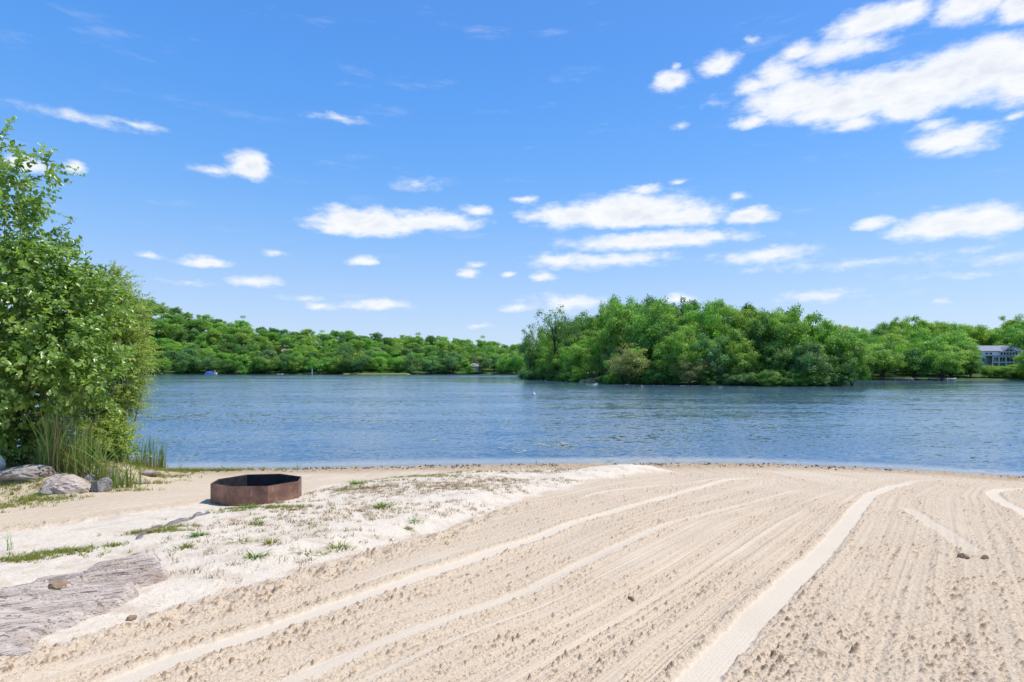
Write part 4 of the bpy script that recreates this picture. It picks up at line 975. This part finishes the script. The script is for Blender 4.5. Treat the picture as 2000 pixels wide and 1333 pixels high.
def reeds(X, Y, r, h, n, label, mat='reed', grp='reed clumps at the foot of the bush', lean=.25, zoff=0, wmul=1.0):
    if X < 245: y_ = 13.3; x_ = (X-HX)/F*y_; z_ = gz(x_, y_)
    else: x_, y_, z_ = gp(X, Y)
    o = empty('reed_clump', (x_, y_, z_+zoff), 0, label, 'reeds', grp)
    P = np.c_[rs.normal(0, r, n), rs.normal(0, r*.7, n), np.zeros(n)]
    blade_obj('leaves', P, rs.uniform(.30, 1.10, n)**.8*h, rs.uniform(.016, .040, n)*wmul, rs.uniform(.02, 1, n)**2*lean*2.6, M[mat], rs, o, 6, az=rs.normal(.2, 1.3, n))
    k = max(4, n//8); P = np.c_[rs.normal(0, r, k), rs.normal(0, r*.7, k), np.zeros(k)]
    mb = MB()
    for q in P: a = rs.uniform(-.25, .25, 2); mb.tube([tuple(q), (q[0]+a[0]*.3, q[1]+a[1]*.3, h*.4), (q[0]+a[0], q[1]+a[1], h*.8)], [.007, .006, .003], 4)
    mb.obj('stems', M['stemtan'], o)
    P = np.c_[rs.normal(0, r*1.3, n//2), rs.normal(0, r*.8, n//2), np.zeros(n//2)]; blade_obj('dry_leaves', P, rs.uniform(.2, .6, n//2)*h, rs.uniform(.01, .02, n//2), rs.uniform(.3, 1.3, n//2), M['straw'], rs, o, 5); return o
M['stemtan'] = mat_simple('dry_stem', (.42, .30, .16), .8, (.30, .20, .11), 6)
reeds(95, 920, .13, 1.75, 60, 'tall pale reed clump furthest left behind the biggest boulder', lean=.2)
reeds(125, 919, .14, 1.6, 60, 'tall reed clump directly behind the biggest boulder', lean=.22)
reeds(160, 921, .15, 1.55, 55, 'reed clump above the green sprout between the boulders', lean=.25)
reeds(190, 924, .12, 1.3, 45, 'reed clump behind the grey slab', lean=.3)
reeds(235, 924, .22, .85, 60, 'shorter reeds left of the rust-coloured grass', lean=.4)
reeds(285, 917, .14, 1.1, 42, 'cattail clump right of the rust-coloured grass', grp='cattails at the water', lean=.12)
reeds(262, 915, .20, 1.05, 40, 'straw-coloured cattails behind the rust-coloured grass', mat='straw', grp='cattails at the water', lean=.2)
reeds(315, 917, .08, .95, 34, 'narrow dark green cattail clump standing in the water edge', grp='cattails at the water', lean=.10)
reeds(336, 914, .07, .62, 16, 'rightmost sparse cattails standing in the water', grp='cattails at the water', lean=.12)
reeds(258, 918, .26, .60, 190, 'rust-coloured tangled dry grass beside the cattails', mat='straw', grp='dry grass at the water', lean=.9, wmul=.5)
# weed and debris washed up along the waterline
n = 900; xx = np.repeat(rs.uniform(-9.5, 17, 45), 20)+rs.normal(0, .22, n); tt = np.abs(rs.normal(.55, .38, n))+.08+.05*np.sin(xx*3); Q = np.c_[xx, shore(xx)-tt-.12*vn(xx*1.2, xx*0, 5)]; P = onsand(Q); P[:, 2] += .006
V, F_ = leaf_quads(P, np.tile(np.array([0, -.2, 1.0]), (n, 1)), .05, rs, .5, 2.6)
M['drift'] = mat_leaf('washed_up_weed', (.045, .035, .022), (.17, .13, .08), .1, .8, .2, .05)
tag(link('washed_up_weed', mesh_np('washed_up_weed', V, F_, M['drift'], False, dict(tone=np.repeat(rs.uniform(0, 1, n), 4)))), kind='stuff')
# floating weed rafts
pad = mat_simple('floating_leaf', (.30, .36, .22), .5, (.5, .52, .42), 3)
mb = MB()
rr_ = random.Random(4)
for cx, cy, n, sx in [(1078, 869, 26, .9), (1100, 871, 14, .5), (1000, 879, 12, .9), (1510, 832, 12, .8), (1325, 839, 6, .6), (845, 860, 4, .4), (610, 872, 3, .4), (1215, 838, 4, .4)]:
    d = EYE*F/(cy-HY); x_ = (cx-HX)/F*d
    for _ in range(n):
        a, b_ = x_+rr_.gauss(0, sx*.5), d+rr_.gauss(0, sx*.45); r_ = rr_.uniform(.05, .14); k = 7
        ring = [(a+r_*rr_.uniform(.7, 1.1)*math.cos(6.283*i/k), b_+r_*.8*rr_.uniform(.7, 1.1)*math.sin(6.283*i/k), .012) for i in range(k)]
        mb.add(ring+[(p[0], p[1], -.01) for p in ring], [tuple(range(k))]+[(i, i+k, (i+1) % k+k, (i+1) % k) for i in range(k)])
tag(mb.obj('floating_leaves', pad), kind='stuff')

# ------------------------------------------------------------------ near bushes on the left
def real_leaves(P, D, L_, wr, rs, droop=.3, cup=.25):
    """pointed folded leaves: P base, D direction, L_ length; 6 verts, 2 quads + tips"""
    n = len(P); D = D+np.array([0, 0, -droop]); D /= np.linalg.norm(D, axis=1)[:, None]
    N = rs.normal(0, .55, (n, 3))+np.array([.15, -.25, 1.0]); S = np.cross(D, N); S /= np.linalg.norm(S, axis=1)[:, None]+1e-9; U = np.cross(S, D)
    L_ = L_[:, None]; w_ = L_*wr
    V = np.stack([P, P+D*L_*.35+S*w_*.5+U*w_*cup, P+D*L_*.35-S*w_*.5+U*w_*cup, P+D*L_*.40, P+D*L_*.72+S*w_*.33+U*w_*cup*.5, P+D*L_*.72-S*w_*.33+U*w_*cup*.5, P+D*L_-U*L_*.08], 1)
    b0 = np.arange(n)[:, None]*7
    T = np.concatenate([b0+np.array([0, 3, 1]), b0+np.array([0, 2, 3]), b0+np.array([3, 6, 4]), b0+np.array([3, 5, 6]), b0+np.array([3, 4, 1]), b0+np.array([3, 2, 5])])
    return V.reshape(-1, 3), T
def bushy(name, label, cat, foot, blobs, leafmat, lsize, wr, shoots, per, slen, seed, stems, dropout=0.0, upb=.35, parts=('foliage', 'trunk')):
    """blobs: (x,y,z,rx,ry,rz,weight) in world metres. shoots spring from inside blobs and carry leaves along their length"""
    rs = np.random.default_rng(seed); root = empty(name, foot, 0, label, cat); f0 = np.array(foot)
    B_ = np.array(blobs); wts = B_[:, 6]/B_[:, 6].sum(); mb = MB()
    ends = []
    for i_, b_ in enumerate(B_):
        for k in range(max(1, int(stems*b_[6]))):
            e = b_[:3]+rs.normal(0, .35, 3)*b_[3:6]; s_ = f0+np.array([rs.normal(0, .25), rs.normal(0, .2), -.1])
            m1 = s_*.6+e*.4+np.array([rs.normal(0, .12), rs.normal(0, .12), .25]); m2 = s_*.25+e*.75+np.array([rs.normal(0, .1), rs.normal(0, .1), .18])
            q0, q1, q2, q3 = [np.array(v)-f0 for v in (s_, m1, m2, e)]
            pts = [(1-t)**3*q0+3*t*(1-t)**2*q1+3*t*t*(1-t)*q2+t**3*q3 for t in np.linspace(0, 1, 9)]
            r0 = rs.uniform(.02, .045); mb.tube([tuple(p) for p in pts], [r0*(1-.85*t) for t in np.linspace(0, 1, 9)], 6)
            ends.append(e)
    Ps, Ds, Ls, Ts = [], [], [], []; tw = MB()
    idx = rs.choice(len(B_), shoots, p=wts)
    for j in range(shoots):
        b_ = B_[idx[j]]; d = rs.normal(size=3); d /= np.linalg.norm(d)
        o_ = d*rs.uniform(.35, .95)**.6; st = b_[:3]+o_*b_[3:6]*.9
        dr = o_*.8+np.array([rs.normal(0, .35), rs.normal(0, .35), upb+rs.normal(0, .3)]); dr /= np.linalg.norm(dr)
        ln = slen*rs.uniform(.5, 1.3); n = max(4, int(per*ln/slen)); t = np.linspace(.05, 1, n)[:, None]
        bend = np.array([dr[0], dr[1], dr[2]]); P = st+bend*ln*t+np.array([0, 0, -.22*ln])*t*t
        side = rs.normal(size=(n, 3)); side -= (side@dr)[:, None]*dr; side /= np.linalg.norm(side, axis=1)[:, None]
        Ps.append(P); Ds.append(side*.85+dr*.55); Ls.append(lsize*rs.uniform(.6, 1.15, n)*(1-.35*t[:, 0])); Ts.append(np.clip(rs.normal(.45, .2)+.16*rs.normal(size=n)+.25*t[:, 0], 0, 1))
        if j % 2 == 0: mb.tube([tuple(P[0]-f0), tuple(P[n//2]-f0), tuple(P[-1]-f0)], [.006, .004, .002], 3)
    P = np.concatenate(Ps); D = np.concatenate(Ds); Lf = np.concatenate(Ls); T_ = np.concatenate(Ts)
    V, F_ = real_leaves(P-f0, D, Lf, wr, rs)
    link(parts[0], mesh_np(parts[0], V, F_, leafmat, False, dict(tone=np.repeat(T_, 7))), root)
    mb.obj(parts[1], M['bark'] if name != 'willow_bush' else M['bark_pale'], root, True)
    return root
def bl(X, Y, d, rx, ry, wgt, rd=None):
    """blob from photo centre, depth (m) and pixel radii"""
    d *= 1.06; X -= 10
    return ((X-HX)/F*d, d, EYE+(HY-Y)/F*d, rx/F*d, rd or rx/F*d*.9, ry/F*d, wgt)
fx, fy, fz = gp(40, 918)
bushy('broadleaf_tree', 'tall leafy green tree with large pointed leaves filling the left edge', 'tree', (-13.4, 15.4, .6),
      [bl(4, 300, 13.3, 26, 40, .16), bl(72, 338, 13.2, 42, 30, .22), bl(30, 385, 13.3, 58, 38, .42), bl(-40, 340, 13.5, 50, 80, .5), bl(20, 470, 13.5, 100, 55, 1.0), bl(98, 515, 13.5, 70, 44, .7), bl(160, 565, 13.7, 60, 40, .55),
       bl(60, 560, 13.3, 120, 70, 1.9), bl(170, 600, 13.6, 75, 55, 1.0), bl(-60, 520, 14, 110, 120, 1.6), bl(40, 660, 13.0, 130, 75, 2.0), bl(150, 690, 13.0, 85, 60, 1.2), bl(-80, 700, 13.6, 120, 110, 1.6), bl(50, 750, 12.8, 120, 60, 1.5),
       bl(190, 725, 12.9, 60, 40, .6), bl(20, 830, 13.2, 70, 60, 1.2), bl(-80, 860, 13.3, 90, 60, 1.0), bl(120, 780, 13.3, 90, 40, .7)],
      M['bush'], .185, .66, 2300, 11, .62, 5, 2.0)
bushy('willow_bush', 'fine-leaved yellow-green willow bush leaning over the water behind the tree', 'bush', (-11.2, 16.6, .15),
      [bl(205, 592, 15.3, 52, 48, .8), bl(235, 620, 15.2, 58, 60, 1.1), bl(180, 660, 15.4, 80, 70, 1.1), bl(248, 690, 15.2, 50, 45, 1.0), bl(235, 745, 15.2, 52, 35, .8), bl(228, 560, 15.4, 30, 32, .3), bl(120, 610, 15.6, 80, 80, .8), bl(240, 790, 15.2, 42, 24, .5), bl(195, 810, 15.2, 45, 34, .6), bl(225, 850, 14.6, 40, 26, .5), bl(165, 850, 14.8, 40, 30, .4)],
      M['willow'], .085, .40, 3600, 22, .48, 6, 4.0, upb=.25)
bushy('undergrowth_bush', 'low dark leafy bush behind the boulders at the left edge', 'bush', (-12.6, 15.0, .6),
      [bl(30, 860, 13.4, 70, 42, 1.6), bl(-60, 870, 13.6, 70, 46, .8), bl(95, 870, 13.6, 30, 34, .5), bl(215, 880, 14.8, 45, 25, .7), bl(180, 890, 14.3, 30, 18, .5), bl(240, 865, 14.8, 32, 20, .4)],
      M['bush'], .12, .5, 800, 13, .4, 8, 3.0)
# bare brown stems seen under the willow
rs2 = random.Random(8); st = empty('leafless_shrub', (-11.6, 14.6, .6), 0, 'bundle of bare brown stems rising behind the reeds', 'bush')
mb = MB()
for k in range(34):
    a = rs2.uniform(-.9, .9); b_ = rs2.uniform(-.5, .5); l = rs2.uniform(1.6, 2.6); tx = a*1.4+rs2.uniform(-.1, .7)
    mb.tube([(a*.6, b_, 0), ((a*.6+tx)/2-.05, b_, l*.5), (tx, b_+rs2.uniform(-.2, .2), l)], [.018, .014, .007], 5)
mb.obj('stems', M['stemtan'] if False else M['bark_pale'], st)
